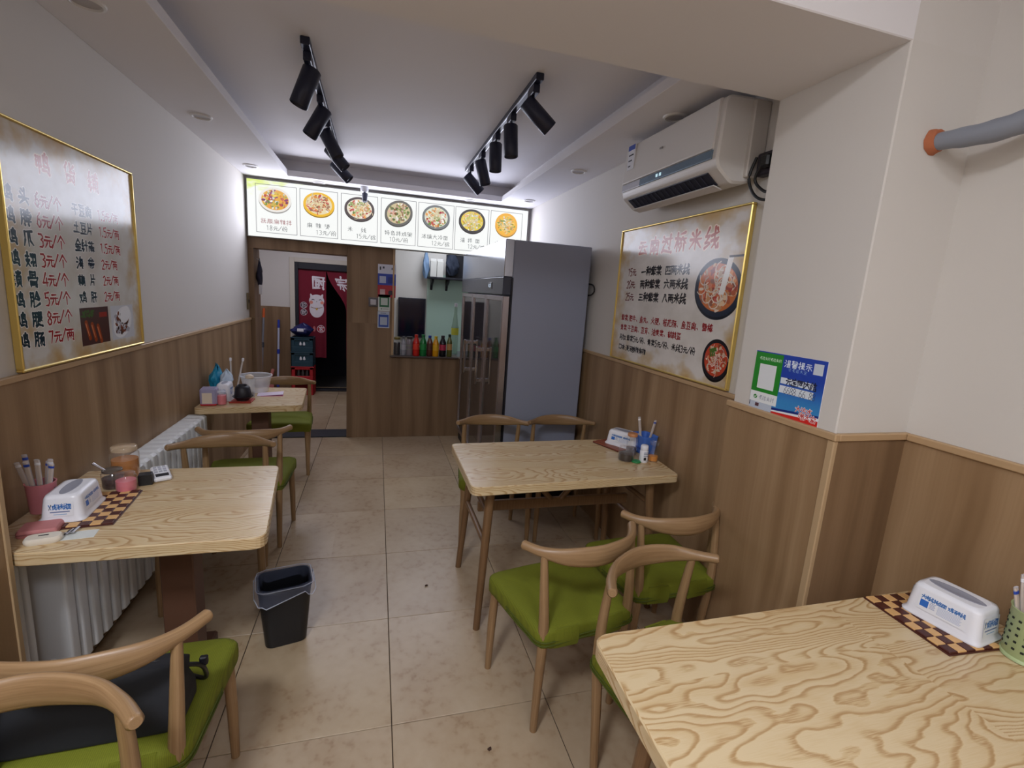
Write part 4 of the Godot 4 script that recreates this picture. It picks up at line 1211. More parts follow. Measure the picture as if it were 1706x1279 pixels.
# an outline in (x, y) drawn out along z from z0 to z1
func prism(outline: PackedVector2Array, z0: float, z1: float, b := 0.004) -> B:
	var m := B.new()
	m.slab(outline, -z1, -z0, b)
	return place(m, Transform3D(Basis(Vector3(1, 0, 0), Vector3(0, 0, -1), Vector3(0, 1, 0)), Vector3.ZERO))

func printed(called: String, o: Vector3, right: Vector3, up: Vector3, m: Material, parent: Node3D) -> MeshInstance3D:
	var q := B.new()
	q.quad(o + up, o + up + right, o + right, o, right.cross(up).normalized())
	return obj(called, q, m, parent)

func fittings() -> void:
	var white_metal := mat(rgb(226, 224, 222), 0.4)
	var spots := [[-1.06, -0.68, "left soffit, nearest the beam"], [-1.07, -1.87, "left soffit, above the hanging price board's far end"], [-1.085, -3.08, "left soffit, nearest the lit menu"], [1.31, -0.70, "right soffit, beside the air conditioner"], [1.305, -1.87, "right soffit, past the air conditioner"], [1.32, -3.1, "right soffit, at the far corner above the fridge"], [-0.6, -3.45, "back soffit, left of the white camera"], [0.81, -3.45, "back soffit, right of the white camera"]]
	for s in spots:
		var t := thing("downlight", "round recessed downlight, switched off, in the " + s[2], "downlight", Vector3(s[0], SOF, s[1]), 0, "recessed downlights in the soffit")
		obj("trim_ring", turned([Vector2(0.058, 0.0), Vector2(0.056, -0.007), Vector2(0.047, -0.009), Vector2(0.044, -0.002)], 24), white_metal, t)
		obj("diffuser", turned([Vector2(0.0, -0.002), Vector2(0.044, -0.002)], 24), mat(rgb(188, 184, 186), 0.35), t)
	var tracks := [["black lighting track on the left of the raised ceiling", -0.395, -0.99, -3.0], ["black lighting track on the right of the raised ceiling", 0.668, -0.89, -2.88]]
	for k in 2:
		var q = tracks[k]
		var t := thing("light_track", q[0], "lighting track", Vector3(q[1], CEIL, 0), 0, "black lighting tracks")
		obj("rail", bx(Vector3(-0.018, -0.03, q[3]), Vector3(0.018, 0, q[2]), 0.002), M.navy_black, t)
		for s in [-1.0, 1.0]:
			obj("rail_lip", bx(Vector3(s * 0.014 - 0.002, -0.032, q[3]), Vector3(s * 0.014 + 0.002, -0.029, q[2])), M.steel, t)
		obj("feed_cap", bx(Vector3(-0.02, -0.033, q[2] - 0.08), Vector3(0.02, 0, q[2] + 0.004), 0.003), M.navy_black, t)
	var heads := [
		[-0.395, -1.10, Vector3(-0.38, -1, 0.0), "first track spotlight from the beam on the left track, tilted left"],
		[-0.395, -1.62, Vector3(-0.5, -0.9, 0.0), "second spotlight from the beam on the left track, tilted left"],
		[-0.395, -2.05, Vector3(0.5, -0.9, 0.1), "middle spotlight of the left track, tilted towards the aisle"],
		[-0.395, -2.42, Vector3(0.8, -0.85, 0.1), "fourth spotlight from the beam on the left track, tilted towards the aisle"],
		[-0.395, -2.86, Vector3(0.9, -0.85, 0.1), "last spotlight of the left track, nearest the lit menu"],
		[0.668, -0.98, Vector3(1.0, -0.85, 0.1), "first track spotlight from the beam on the right track, swung to the right"],
		[0.668, -1.40, Vector3(0.06, -1, 0.05), "second spotlight from the beam on the right track, hanging straight down"],
		[0.668, -1.78, Vector3(0.02, -1, 0.05), "middle spotlight of the right track, hanging straight down"],
		[0.668, -2.23, Vector3(0.28, -1, 0.05), "fourth spotlight from the beam on the right track, slightly tilted"],
		[0.668, -2.69, Vector3(0.95, -0.9, 0.05), "last spotlight of the right track, nearest the lit menu"],
	]
	for h in heads:
		var t := thing("track_spotlight", "black " + h[3], "spotlight", Vector3(h[0], CEIL - 0.033, h[1]), 0, "black track spotlights")
		obj("adapter", bx(Vector3(-0.017, -0.04, -0.05), Vector3(0.017, 0, 0.05), 0.003), M.navy_black, t)
		obj("arm", rod(Vector3(0, -0.038, 0), Vector3(0, -0.085, 0), 0.006, 0.006, 8), M.navy_black, t)
		var d: Vector3 = h[2].normalized()
		var sd := d.cross(Vector3.BACK).normalized()
		var b := Basis(sd, -d, sd.cross(-d))
		var hm := B.new()
		hm.lathe([Vector2(0, 0.05), Vector2(0.036, 0.05), Vector2(0.042, 0.044), Vector2(0.042, -0.125), Vector2(0.039, -0.128), Vector2(0.036, -0.118)], 22)
		var head := obj("head", place(hm, Transform3D(b, Vector3(0, -0.1, 0))), M.navy_black, t)
		var lm := B.new()
		lm.lathe([Vector2(0.036, -0.118), Vector2(0.02, -0.112), Vector2(0, -0.108)], 18)
		obj("lens", place(lm, Transform3D(b, Vector3(0, -0.1, 0))), mat(rgb(70, 72, 84), 0.15), head)
	var c := thing("security_camera", "small white and dark dome camera under the back soffit before the menu", "camera", Vector3(-0.2, SOF, -3.42))
	obj("base", turned([Vector2(0, -0.045), Vector2(0.03, -0.045), Vector2(0.036, -0.035), Vector2(0.038, 0.0)], 18), M.plastic, c)
	obj("neck", rod(Vector3(0, -0.04, 0), Vector3(0, -0.07, 0.008), 0.012, 0.012), M.plastic, c)
	obj("head", rod(Vector3(0.004, -0.062, -0.005), Vector3(0.004, -0.13, 0.03), 0.026, 0.022, 14), M.navy_black, c)
	for k in 2:  # glowing bodies for the unseen front lamp and the added fill
		var p := thing("unseen_panel_light", ["unseen square lit panel on rods, out of view, lighting the pillar and front tables", "added square fill panel behind the viewer, brightening the front of the room"][k], "ceiling light", [Vector3(-0.8, 2.81, 1.75), Vector3(0.3, 3.05, 2.9)][k], 0, "unseen square light panels")
		if k == 0:
			for rc in [Vector2(-0.25, -0.25), Vector2(0.25, -0.25), Vector2(0.25, 0.25), Vector2(-0.25, 0.25)]:
				obj("rod", rod(Vector3(rc.x, 0, rc.y), Vector3(rc.x, 0.24, rc.y), 0.004, 0.004, 6), white_metal, p)
		obj("frame", bx(Vector3(-0.3, -0.016, -0.3), Vector3(0.3, 0, 0.3), 0.003), white_metal, p)
		obj("diffuser", bx(Vector3(-0.28, -0.02, -0.28), Vector3(0.28, -0.014, 0.28)), glow(Color(1.0, 0.97, 0.92), 1.2), p)
	for k in 2:  # glowing bodies for the unseen kitchen and passage lamps
		var p := thing("unseen_panel_light", ["unseen square lit panel, out of view, lighting the kitchen", "unseen square lit panel, out of view, lighting the passage"][k], "ceiling light", [Vector3(0.7, 2.44, -4.35), Vector3(-1.0, 2.44, -4.75)][k], 0, "unseen square light panels")
		obj("frame", bx(Vector3(-0.26, -0.012, -0.26), Vector3(0.26, 0, 0.26), 0.003), white_metal, p)
		obj("diffuser", bx(Vector3(-0.2, -0.016, -0.2), Vector3(0.2, -0.01, 0.2)), glow(Color(0.95, 0.96, 1.0), 1.0), p)

func board(label: String, o: Vector3, right: Vector3, up: Vector3, art: Texture2D) -> void:
	var t := thing("price_board", label, "menu board", o, 0, "framed price boards")
	var out := right.cross(up).normalized()
	var w := right.length()
	var h := up.length()
	var x := Transform3D(Basis(right.normalized(), up.normalized(), out), Vector3.ZERO)
	var bm := B.new()
	bm.box(Vector3(0.004, 0.004, 0.002), Vector3(w - 0.004, h - 0.004, 0.014), 0.0, x)
	obj("backing", bm, mat(rgb(180, 160, 120), 0.5), t)
	var pm := mat(Color.WHITE, 0.14, 0.0, art)
	pm.metallic_specular = 0.42
	printed("print", out * 0.0155, right, up, pm, t)
	for e in [[Vector3(0, 0, 0), Vector3(w, 0.009, 0.024)], [Vector3(0, h - 0.009, 0), Vector3(w, h, 0.024)], [Vector3(0, 0.009, 0), Vector3(0.009, h - 0.009, 0.024)], [Vector3(w - 0.009, 0.009, 0), Vector3(w, h - 0.009, 0.024)]]:
		var fm := B.new()
		fm.box(e[0], e[1], 0.003, x)
		obj("frame_bar", fm, M.gold, t)

func wall_things() -> void:
	board("gold-framed price board on the left wall listing duck dishes in black and red", Vector3(LX + 0.001, 1.215, -0.43), Vector3(0, 0, -0.888), Vector3(0, 0.822, 0), duck_board())
	board("gold-framed noodle price board with two bowls on the right wall below the air conditioner", Vector3(RX - 0.001, 1.215, -1.405), Vector3(0, 0, 1.15), Vector3(0, 0.822, 0), noodle_board())
	# lit menu box across the back
	var t := thing("menu_lightbox", "long lit menu box with seven pictured dishes across the back wall", "sign", Vector3(0, 0, BZ + 0.007))
	obj("case", bx(Vector3(-1.222, 1.955, 0.0), Vector3(1.448, 2.462, 0.042), 0.003), mat(rgb(140, 144, 148), 0.4, 0.3), t)
	var em := mat(rgb(60, 60, 60), 0.3)
	em.emission_enabled = true
	em.emission_texture = menu_print()
	em.emission_operator = BaseMaterial3D.EMISSION_OP_MULTIPLY
	em.emission = Color.WHITE
	em.emission_energy_multiplier = 1.05
	printed("lit_face", Vector3(-1.216, 1.961, 0.0435), Vector3(2.658, 0, 0), Vector3(0, 0.495, 0), em, t)
	# notices on the pillar
	var n := thing("notice", "blue and green payment notice taped to the pillar above the panelling", "notice", Vector3(PX - 0.001, 1.209, 0.0))
	printed("print", Vector3(-0.003, 0, 0.0), Vector3(0, 0, 0.314), Vector3(0, 0.224, 0), mat(Color.WHITE, 0.35, 0.0, notice_print()), n)
	obj("sheet", bx(Vector3(-0.0022, 0, 0), Vector3(0, 0.224, 0.314)), M.plastic, n)
	var cards := [["white, blue and red payment card, topmost beside the serving hatch", -0.068, 1.475, 0.175, 0.325], ["green and white payment card beside the serving hatch, between two others", -0.062, 1.335, 0.117, 0.165], ["blue payment card lowest of three beside the serving hatch", -0.065, 1.165, 0.117, 0.166]]
	for k in 3:
		var c = cards[k]
		var q := thing("payment_card", c[0], "notice", Vector3(c[1], c[2], BZ + 0.001), 0, "payment cards on the back wall")
		obj("sheet", bx(Vector3(0, 0, 0), Vector3(c[3], c[4], 0.003)), M.plastic, q)
		printed("print", Vector3(0, 0, 0.0038), Vector3(c[3], 0, 0), Vector3(0, c[4], 0), mat(Color.WHITE, 0.4, 0.0, card_print(k)), q)
	var sw := thing("light_switch", "grey square light switch beside the payment cards", "switch", Vector3(-0.155, 1.375, BZ))
	obj("plate", bx(Vector3(0, 0, 0), Vector3(0.09, 0.09, 0.009), 0.003), mat(rgb(92, 88, 92), 0.4), sw)
	obj("rocker", bx(Vector3(0.018, 0.018, 0.008), Vector3(0.072, 0.072, 0.014), 0.003), mat(rgb(196, 192, 196), 0.4), sw)
	var pl := thing("wall_plate", "narrow bronze plate on the left wall by the doorway", "plate", Vector3(LX + 0.002, 1.29, -3.5))
	obj("cover", bx(Vector3(0, 0, -0.035), Vector3(0.01, 0.15, 0.035), 0.003), mat(rgb(150, 134, 104), 0.35, 0.5), pl)
	obj("button", bx(Vector3(0.009, 0.06, -0.012), Vector3(0.014, 0.09, 0.012), 0.002), M.dark, pl)
	# grey lagged pipe out of the pillar
	var pp := thing("lagged_pipe", "grey foam-lagged pipe leaving the pillar, orange foam round its hole", "pipe")
	var path := smooth([Vector3(1.518, 2.112, 0.36), Vector3(1.522, 2.108, 0.42), Vector3(1.545, 2.108, 0.52), Vector3(1.575, 2.13, 0.62), Vector3(1.6, 2.16, 0.78), Vector3(1.61, 2.2, 1.1), Vector3(1.61, 2.25, 1.6)], 6)
	var rad := []
	for i in path.size():
		var rr := lerpf(0.022, 0.03, smoothstep(0, 14, i)) * (1.0 + 0.04 * sin(i * 1.7))
		rad.append(Vector2(rr, rr))
	var pm := B.new()
	pm.tube(path, rad, 14)
	obj("lagging", pm, mat(rgb(134, 138, 148), 0.6), pp)
	var fm := B.new()
	var rings := []
	var f := noise(31, 1.0, 2)
	for k in 7:
		var ring := []
		for i in 30:
			var a := TAU * i / 30
			var rr := lerpf(0.037, 0.024, k / 6.0) * (1.0 + 0.08 * f.get_noise_2d(cos(a) * 1.8, sin(a) * 1.8 + k * 0.3))
			ring.append(Vector3(1.52 + cos(a) * rr, 2.112 + sin(a) * rr, PZ1 + 0.001 + 0.02 * sin(k / 6.0 * PI * 0.6)))
		rings.append(ring)
	fm.skin(rings)
	obj("foam", fm, mat(rgb(176, 104, 70), 0.9), pp)

# ------------------------------------------------------------------ machines
func machines() -> void:
	# wall-mounted air conditioner
	var t := thing("air_conditioner", "white wall-mounted air conditioner on the right wall above the noodle board", "air conditioner", Vector3(0, 0, 0))
	var z0 := -1.085
	var z1 := -0.275
	var prof := rounded([Vector2(1.478, 2.16), Vector2(1.478, 2.445), Vector2(1.275, 2.437), Vector2(1.262, 2.188), Vector2(1.272, 2.155), Vector2(1.345, 2.10), Vector2(1.43, 2.108)], [0.004, 0.004, 0.035, 0.012, 0.012, 0.02, 0.02], 5)
	obj("body", prism(prof, z0, z1, 0.008), mat(rgb(214, 210, 206), 0.35), t)
	var panel := rounded([Vector2(1.30, 2.432), Vector2(1.274, 2.43), Vector2(1.262, 2.232), Vector2(1.30, 2.232)], [0.004, 0.01, 0.006, 0.004], 3)
	obj("front_panel", prism(place_outline(panel, -0.007), z0 + 0.006, z1 - 0.03, 0.003), mat(rgb(222, 219, 216), 0.3), t)
	var strip := rounded([Vector2(1.30, 2.228), Vector2(1.2625, 2.228), Vector2(1.262, 2.192), Vector2(1.30, 2.192)], [0.003, 0.003, 0.003, 0.003], 2)
	var st := obj("trim_strip", prism(place_outline(strip, -0.007), z0 + 0.2, z1 - 0.03, 0.001), mat(rgb(118, 138, 156), 0.2, 0.3), t)
	obj("pale_strip", prism(place_outline(strip, -0.006), z0 + 0.01, z0 + 0.2, 0.001), mat(rgb(198, 200, 212), 0.25), t)
	for k in 2:
		obj("indicator", bx(Vector3(1.2535, 2.204, z0 + 0.36 + 0.03 * k), Vector3(1.2548, 2.218, z0 + 0.376 + 0.03 * k)), glow(Color(0.8, 0.95, 1.0), 0.6), st)
	var ob := B.new()
	ob.box(Vector3(-0.036, -0.004, z0 + 0.05), Vector3(0.036, 0.004, z1 - 0.07), 0.002, Transform3D(Basis(Vector3.BACK, deg_to_rad(-37)), Vector3(1.308, 2.1275, 0)))
	var outlet := obj("outlet", ob, mat(rgb(34, 36, 52), 0.5), t)
	for k in 16:
		var vm := B.new()
		vm.box(Vector3(-0.03, -0.008, -0.001), Vector3(0.03, 0.0, 0.001), 0.0, Transform3D(Basis(Vector3.BACK, deg_to_rad(-37)), Vector3(1.308, 2.1275, z0 + 0.09 + 0.04 * k)))
		obj("vane", vm, mat(rgb(60, 62, 78), 0.5), outlet)
	var fb := B.new()
	fb.box(Vector3(-0.024, -0.003, z0 + 0.05), Vector3(0.024, 0.003, z1 - 0.07), 0.002, Transform3D(Basis(Vector3.BACK, deg_to_rad(-16)), Vector3(1.338, 2.096, 0)))
	obj("flap", fb, mat(rgb(206, 204, 204), 0.35), t)
	obj("pipe_cover", bx(Vector3(1.40, 2.13, z1 - 0.004), Vector3(1.478, 2.43, z1 + 0.02), 0.004), mat(rgb(196, 190, 184), 0.45), t)
	var lb := obj("energy_label", bx(Vector3(1.2555, 2.30, z0 + 0.045), Vector3(1.2635, 2.425, z0 + 0.115), 0.0), M.plastic, t)
	obj("label_band", bx(Vector3(1.2549, 2.40, z0 + 0.045), Vector3(1.2559, 2.425, z0 + 0.115)), M.blue, lb)
	for k in 3:
		obj("label_mark", bx(Vector3(1.2549, 2.315 + 0.028 * k, z0 + 0.055), Vector3(1.2559, 2.322 + 0.028 * k, z0 + 0.08 + 0.012 * k)), M.dark, lb)
	obj("maker_mark", bx(Vector3(1.255, 2.333, -0.72), Vector3(1.258, 2.341, -0.695), 0.001), mat(rgb(150, 146, 144), 0.3), t)
	# socket and loops of flex beside it
	var s := thing("power_socket", "dark wall socket with looped black flex behind the pillar edge", "socket", Vector3(RX, 2.15, -0.172))
	obj("box", bx(Vector3(-0.045, -0.02, -0.075), Vector3(0, 0.07, 0.075), 0.006), mat(rgb(46, 40, 52), 0.5), s)
	obj("plug", bx(Vector3(-0.075, 0.0, -0.03), Vector3(-0.044, 0.05, 0.02), 0.008), M.black, s)
	obj("flex", wire([Vector3(-0.06, 0.05, -0.06), Vector3(-0.07, -0.03, -0.075), Vector3(-0.06, -0.1, -0.04), Vector3(-0.05, -0.125, 0.02), Vector3(-0.045, -0.1, 0.09)], 0.006), M.black, s)
	obj("flex", wire([Vector3(-0.07, 0.02, -0.01), Vector3(-0.065, -0.04, -0.045), Vector3(-0.05, -0.09, 0.0), Vector3(-0.05, -0.095, 0.06)], 0.006), M.black, s)
	for k in 3:
		obj("twist", wire([Vector3(-0.05, 0.0 + 0.012 * k, 0.03), Vector3(-0.07, 0.01 + 0.012 * k, 0.05), Vector3(-0.05, 0.02 + 0.012 * k, 0.08)], 0.003), mat(rgb(150, 160, 168), 0.4), s)

	# display fridge: side towards the viewer, three glass doors towards the aisle
	var f := thing("display_fridge", "tall grey display fridge with three glass doors beside the serving hatch", "fridge", Vector3(0, 0, 0))
	var fx := 0.785
	var fz0 := -3.52
	var fz1 := -1.79
	var grey := mat(rgb(146, 151, 170), 0.42, 0.1)
	obj("body", bx(Vector3(fx + 0.06, 0.09, fz0), Vector3(1.43, 1.96, fz1), 0.006), grey, f)
	obj("plinth", bx(Vector3(fx + 0.02, 0.0, fz0 + 0.03), Vector3(1.4, 0.09, fz1 - 0.02), 0.004), M.dark, f)
	obj("header", bx(Vector3(fx - 0.004, 1.705, fz0), Vector3(fx + 0.062, 1.962, fz1 - 0.008), 0.004), mat(rgb(178, 180, 192), 0.14, 0.9), f)
	var band := obj("control_band", bx(Vector3(fx - 0.006, 1.58, fz0), Vector3(fx + 0.062, 1.704, fz1 - 0.008), 0.003), mat(rgb(44, 48, 66), 0.2), f)
	obj("display", bx(Vector3(fx - 0.009, 1.618, -2.28), Vector3(fx - 0.005, 1.668, -2.14), 0.001), mat(rgb(20, 22, 34), 0.15), band)
	var tm := TextMesh.new()
	tm.text = "4:8"
	var font := SystemFont.new()
	font.font_names = PackedStringArray(["Droid Sans Mono"])
	tm.font = font
	tm.font_size = 32
	tm.pixel_size = 0.0012
	tm.depth = 0.001
	var dg := obj("display_digits", tm, glow(Color(0.85, 0.92, 1.0), 0.7), band)
	dg.position = Vector3(fx - 0.01, 1.643, -2.21)
	dg.rotation.y = -PI / 2
	var gls := mat(rgb(58, 54, 54), 0.06)
	gls.metallic_specular = 0.8
	for k in 3:
		var a := fz0 + 0.005 + 0.574 * k
		var b := a + 0.566
		var d := obj("door_glass", bx(Vector3(fx + 0.012, 0.14, a + 0.035), Vector3(fx + 0.03, 1.535, b - 0.035)), gls, f)
		for e in [[0.10, 1.572, a, a + 0.036], [0.10, 1.572, b - 0.036, b], [0.10, 0.142, a + 0.036, b - 0.036], [1.533, 1.572, a + 0.036, b - 0.036]]:
			obj("door_frame", bx(Vector3(fx, e[0], e[2]), Vector3(fx + 0.05, e[1], e[3]), 0.004), mat(rgb(176, 168, 172), 0.25, 0.85), d)
		if k < 2:
			var hz := b - 0.02
			obj("handle", bx(Vector3(fx - 0.055, 0.82, hz - 0.012), Vector3(fx - 0.035, 1.14, hz + 0.012), 0.005), M.chrome, d)
			for y in [0.84, 1.10]:
				obj("handle_bracket", bx(Vector3(fx - 0.04, y, hz - 0.014), Vector3(fx + 0.002, y + 0.03, hz + 0.014), 0.004), M.chrome, d)
	obj("corner_post", bx(Vector3(fx + 0.052, 0.09, fz1 - 0.02), Vector3(fx + 0.064, 1.7, fz1 + 0.003), 0.002), M.dark, f)
	obj("flex", wire([Vector3(1.42, 1.70, fz1 - 0.03), Vector3(1.452, 1.69, fz1 + 0.02), Vector3(1.462, 1.65, fz1 + 0.03), Vector3(1.45, 1.62, fz1 + 0.01), Vector3(1.42, 1.61, fz1 - 0.04)], 0.006), M.black, f)

	# column radiator on the left wall
	var r := thing("radiator", "white column radiator along the left wall beside and under the tables", "radiator", Vector3(0, 0, 0))
	var prof2 := rounded([Vector2(-1.232, -0.026), Vector2(-1.115, -0.026), Vector2(-1.115, 0.026), Vector2(-1.232, 0.026)], [0.012, 0.013, 0.013, 0.012], 4)
	var sec := B.new()
	sec.slab(prof2, 0.11, 0.70, 0.012)
	var sm := sec.mesh()
	for k in 21:
		var o := obj("section", sm, M.enamel, r)
		o.position = Vector3(0, 0, -0.36 - 0.0735 * k)
	for y in [0.17, 0.65]:
		obj("header_tube", rod(Vector3(-1.175, y, -0.33), Vector3(-1.175, y, -1.86), 0.02, 0.02), M.enamel, r)
	for p in [[-1.135, -0.115, 0.026], [-1.175, -0.235, 0.015]]:
		var t2 := thing("riser_pipe", ["thick white riser pipe before the radiator, near the wood panel edge", "thin white riser pipe next to the radiator's first section"][0 if p[2] > 0.02 else 1], "pipe", Vector3(p[0], 0, p[1]), 0, "white heating pipes")
		obj("tube", rod(Vector3(0, 0, 0), Vector3(0, 0.706, 0), p[2], p[2], 16), M.enamel, t2)
		obj("collar", turned([Vector2(p[2], 0.0), Vector2(p[2] + 0.014, 0.001), Vector2(p[2] + 0.012, 0.008), Vector2(p[2], 0.01)], 16), M.enamel, t2)

func place_outline(o: PackedVector2Array, dx: float) -> PackedVector2Array:
	var out := PackedVector2Array()
	for p in o:
		out.append(p + Vector2(dx, 0))
	return out

# ------------------------------------------------------------------ things on the tables
func jar(called: String, label: String, cat: String, at: Vector3, r: float, h: float, fill_c: Color, level: float, lid: Material, group := "") -> Node3D:
	var t := thing(called, label, cat, at, 0, group)
	obj("glass", turned([Vector2(0, 0.001), Vector2(r * 0.92, 0.001), Vector2(r, 0.006), Vector2(r, h * 0.78), Vector2(r * 0.8, h * 0.86), Vector2(r * 0.8, h * 0.9)], 20), M.clear, t)
	obj("contents", turned([Vector2(0, 0.004), Vector2(r * 0.88, 0.004), Vector2(r * 0.93, 0.01), Vector2(r * 0.93, h * level), Vector2(0, h * level + 0.002)], 20), mat(fill_c, 0.3), t)
	obj("lid", turned([Vector2(r * 0.84, h * 0.86), Vector2(r * 0.9, h * 0.87), Vector2(r * 0.9, h * 0.98), Vector2(r * 0.84, h), Vector2(0, h)], 20), lid, t)
	return t

func tissue_box(label: String, at: Vector3, turn: float, w: float, l: float, h: float) -> void:
	# long side along z; flared foot, sloping sides, oval slot in the top
	var t := thing("tissue_box", label, "tissue box", at, turn, "white plastic tissue boxes")
	var ring := func(gw: float, gl: float, y: float) -> Array:
		var out := []
		for p in rounded([Vector2(-gw, -gl), Vector2(gw, -gl), Vector2(gw, gl), Vector2(-gw, gl)], [0.022, 0.022, 0.022, 0.022], 5):
			out.append(Vector3(p.x, y, p.y))
		return out
	var hw := w / 2
	var hl := l / 2
	var m := B.new()
	m.skin([ring.call(hw + 0.006, hl + 0.006, 0.0), ring.call(hw + 0.007, hl + 0.007, 0.006), ring.call(hw, hl, 0.014), ring.call(hw - 0.004, hl - 0.004, h * 0.6), ring.call(hw - 0.007, hl - 0.007, h - 0.012), ring.call(hw - 0.011, hl - 0.011, h - 0.003), ring.call(hw - 0.02, hl - 0.02, h)])
	obj("cover", m, M.plastic, t)
	var sl := B.new()
	sl.lathe([Vector2(0, h + 0.0008), Vector2(0.9, h + 0.0008), Vector2(1.0, h + 0.0016), Vector2(1.06, h + 0.0002)], 26, Vector3.ZERO, w * 0.17, l * 0.36)
	obj("slot", sl, mat(rgb(150, 152, 166), 0.5), t)
	for s in [-1.0, 1.0]:
		var lean := Vector3(-s * 0.005, h * 0.5, 0)
		printed("print", Vector3(s * (hw + 0.0006), h * 0.26, s * (hl - 0.03)), Vector3(0, 0, -s * (l - 0.06)), lean, M.tissue[0], t)
		printed("print", Vector3(-s * (hw - 0.022), h * 0.22, s * (hl + 0.0006)), Vector3(s * (w - 0.044), 0, 0), Vector3(0, h * 0.56, -s * 0.005), M.tissue[1], t)

func chequer_mat(label: String, at: Vector3, turn: float, nx: int, nz: int, s: float) -> void:
	var t := thing("chequered_trivet", label, "trivet", at, turn, "chequered wooden trivets")
	obj("base", bx(Vector3(-nx * s / 2 - 0.003, 0, -nz * s / 2 - 0.003), Vector3(nx * s / 2 + 0.003, 0.004, nz * s / 2 + 0.003), 0.001), M.check_dark, t)
	var m := bx(Vector3(-s / 2 + 0.0006, 0.003, -s / 2 + 0.0006), Vector3(s / 2 - 0.0006, 0.0085, s / 2 - 0.0006), 0.0015).mesh()
	for i in nx:
		for j in nz:
			var o := obj("square", m, M.check_dark if (i + j) % 2 else M.check_pale, t)
			o.position = Vector3((i - (nx - 1) / 2.0) * s, 0, (j - (nz - 1) / 2.0) * s)

func chopsticks(cup_at: Vector3, r: float, base_y: float, n: int, where: String, tall: float, sd: int) -> void:
	# paper-wrapped pairs standing in a cup
	var rr := RandomNumberGenerator.new()
	rr.seed = sd
	for k in n:
		var a := TAU * k / n + rr.randf() * 0.4
		var foot := Vector3(cos(a) * r * 0.35, base_y, sin(a) * r * 0.35)
		var head := Vector3(cos(a + 0.2) * r * (0.8 + 0.7 * rr.randf()), tall * (0.86 + 0.2 * rr.randf()), sin(a + 0.2) * r * (0.7 + 0.5 * rr.randf()))
		var t := thing("wrapped_chopsticks", ("blue-ended" if k % 2 == 0 else "white-ended") + " paper-wrapped chopsticks standing in the %s" % where, "chopsticks", cup_at, 0, "chopsticks in the %s" % where)
		for s in [-1.0, 1.0]:
			obj("stick", rod(foot + Vector3(s * 0.003, 0, 0), head + Vector3(s * 0.003, 0, 0), 0.0026, 0.0032, 6), M.straw, t)
		obj("wrapper", bar(foot.lerp(head, 0.35), foot.lerp(head, 1.03), 0.0085, 0.0036), film(Color(0.92, 0.94, 1.0), 0.32), t)
		obj("printed_end", bar(foot.lerp(head, 0.93), foot.lerp(head, 0.975), 0.0087, 0.0039), M.blue if k % 2 == 0 else M.plastic, t)

func bar(a: Vector3, b: Vector3, w: float, d: float) -> B:
	var m := B.new()
	m.tube([a, a.lerp(b, 0.5), b], [Vector2(w, d), Vector2(w, d), Vector2(w, d)], 8, Vector3.BACK)
	return m

func crumpled(at_size: Vector3, sd: int, rings_n := 9, seg := 22) -> B:
	# a soft bundle: an uneven lump flattened on its underside
	var f := noise(sd, 1.0, 3)
	var rings := []
	for k in rings_n:
		var v := float(k) / (rings_n - 1)
		var ring := []
		for i in seg:
			var a := TAU * i / seg
			var rad := sin(clampf(0.12 + v * 0.86, 0, 1) * PI) * (0.82 + 0.55 * f.get_noise_3d(cos(a) * 1.4, sin(a) * 1.4, v * 2.2)) + 0.02
			ring.append(Vector3(cos(a) * rad * at_size.x, v * at_size.y * (1.0 + 0.25 * f.get_noise_2d(cos(a) * 2.0 + 5.0, sin(a) * 2.0)), sin(a) * rad * at_size.z))
		rings.append(ring)
	var m := B.new()
	m.skin(rings)
	return m

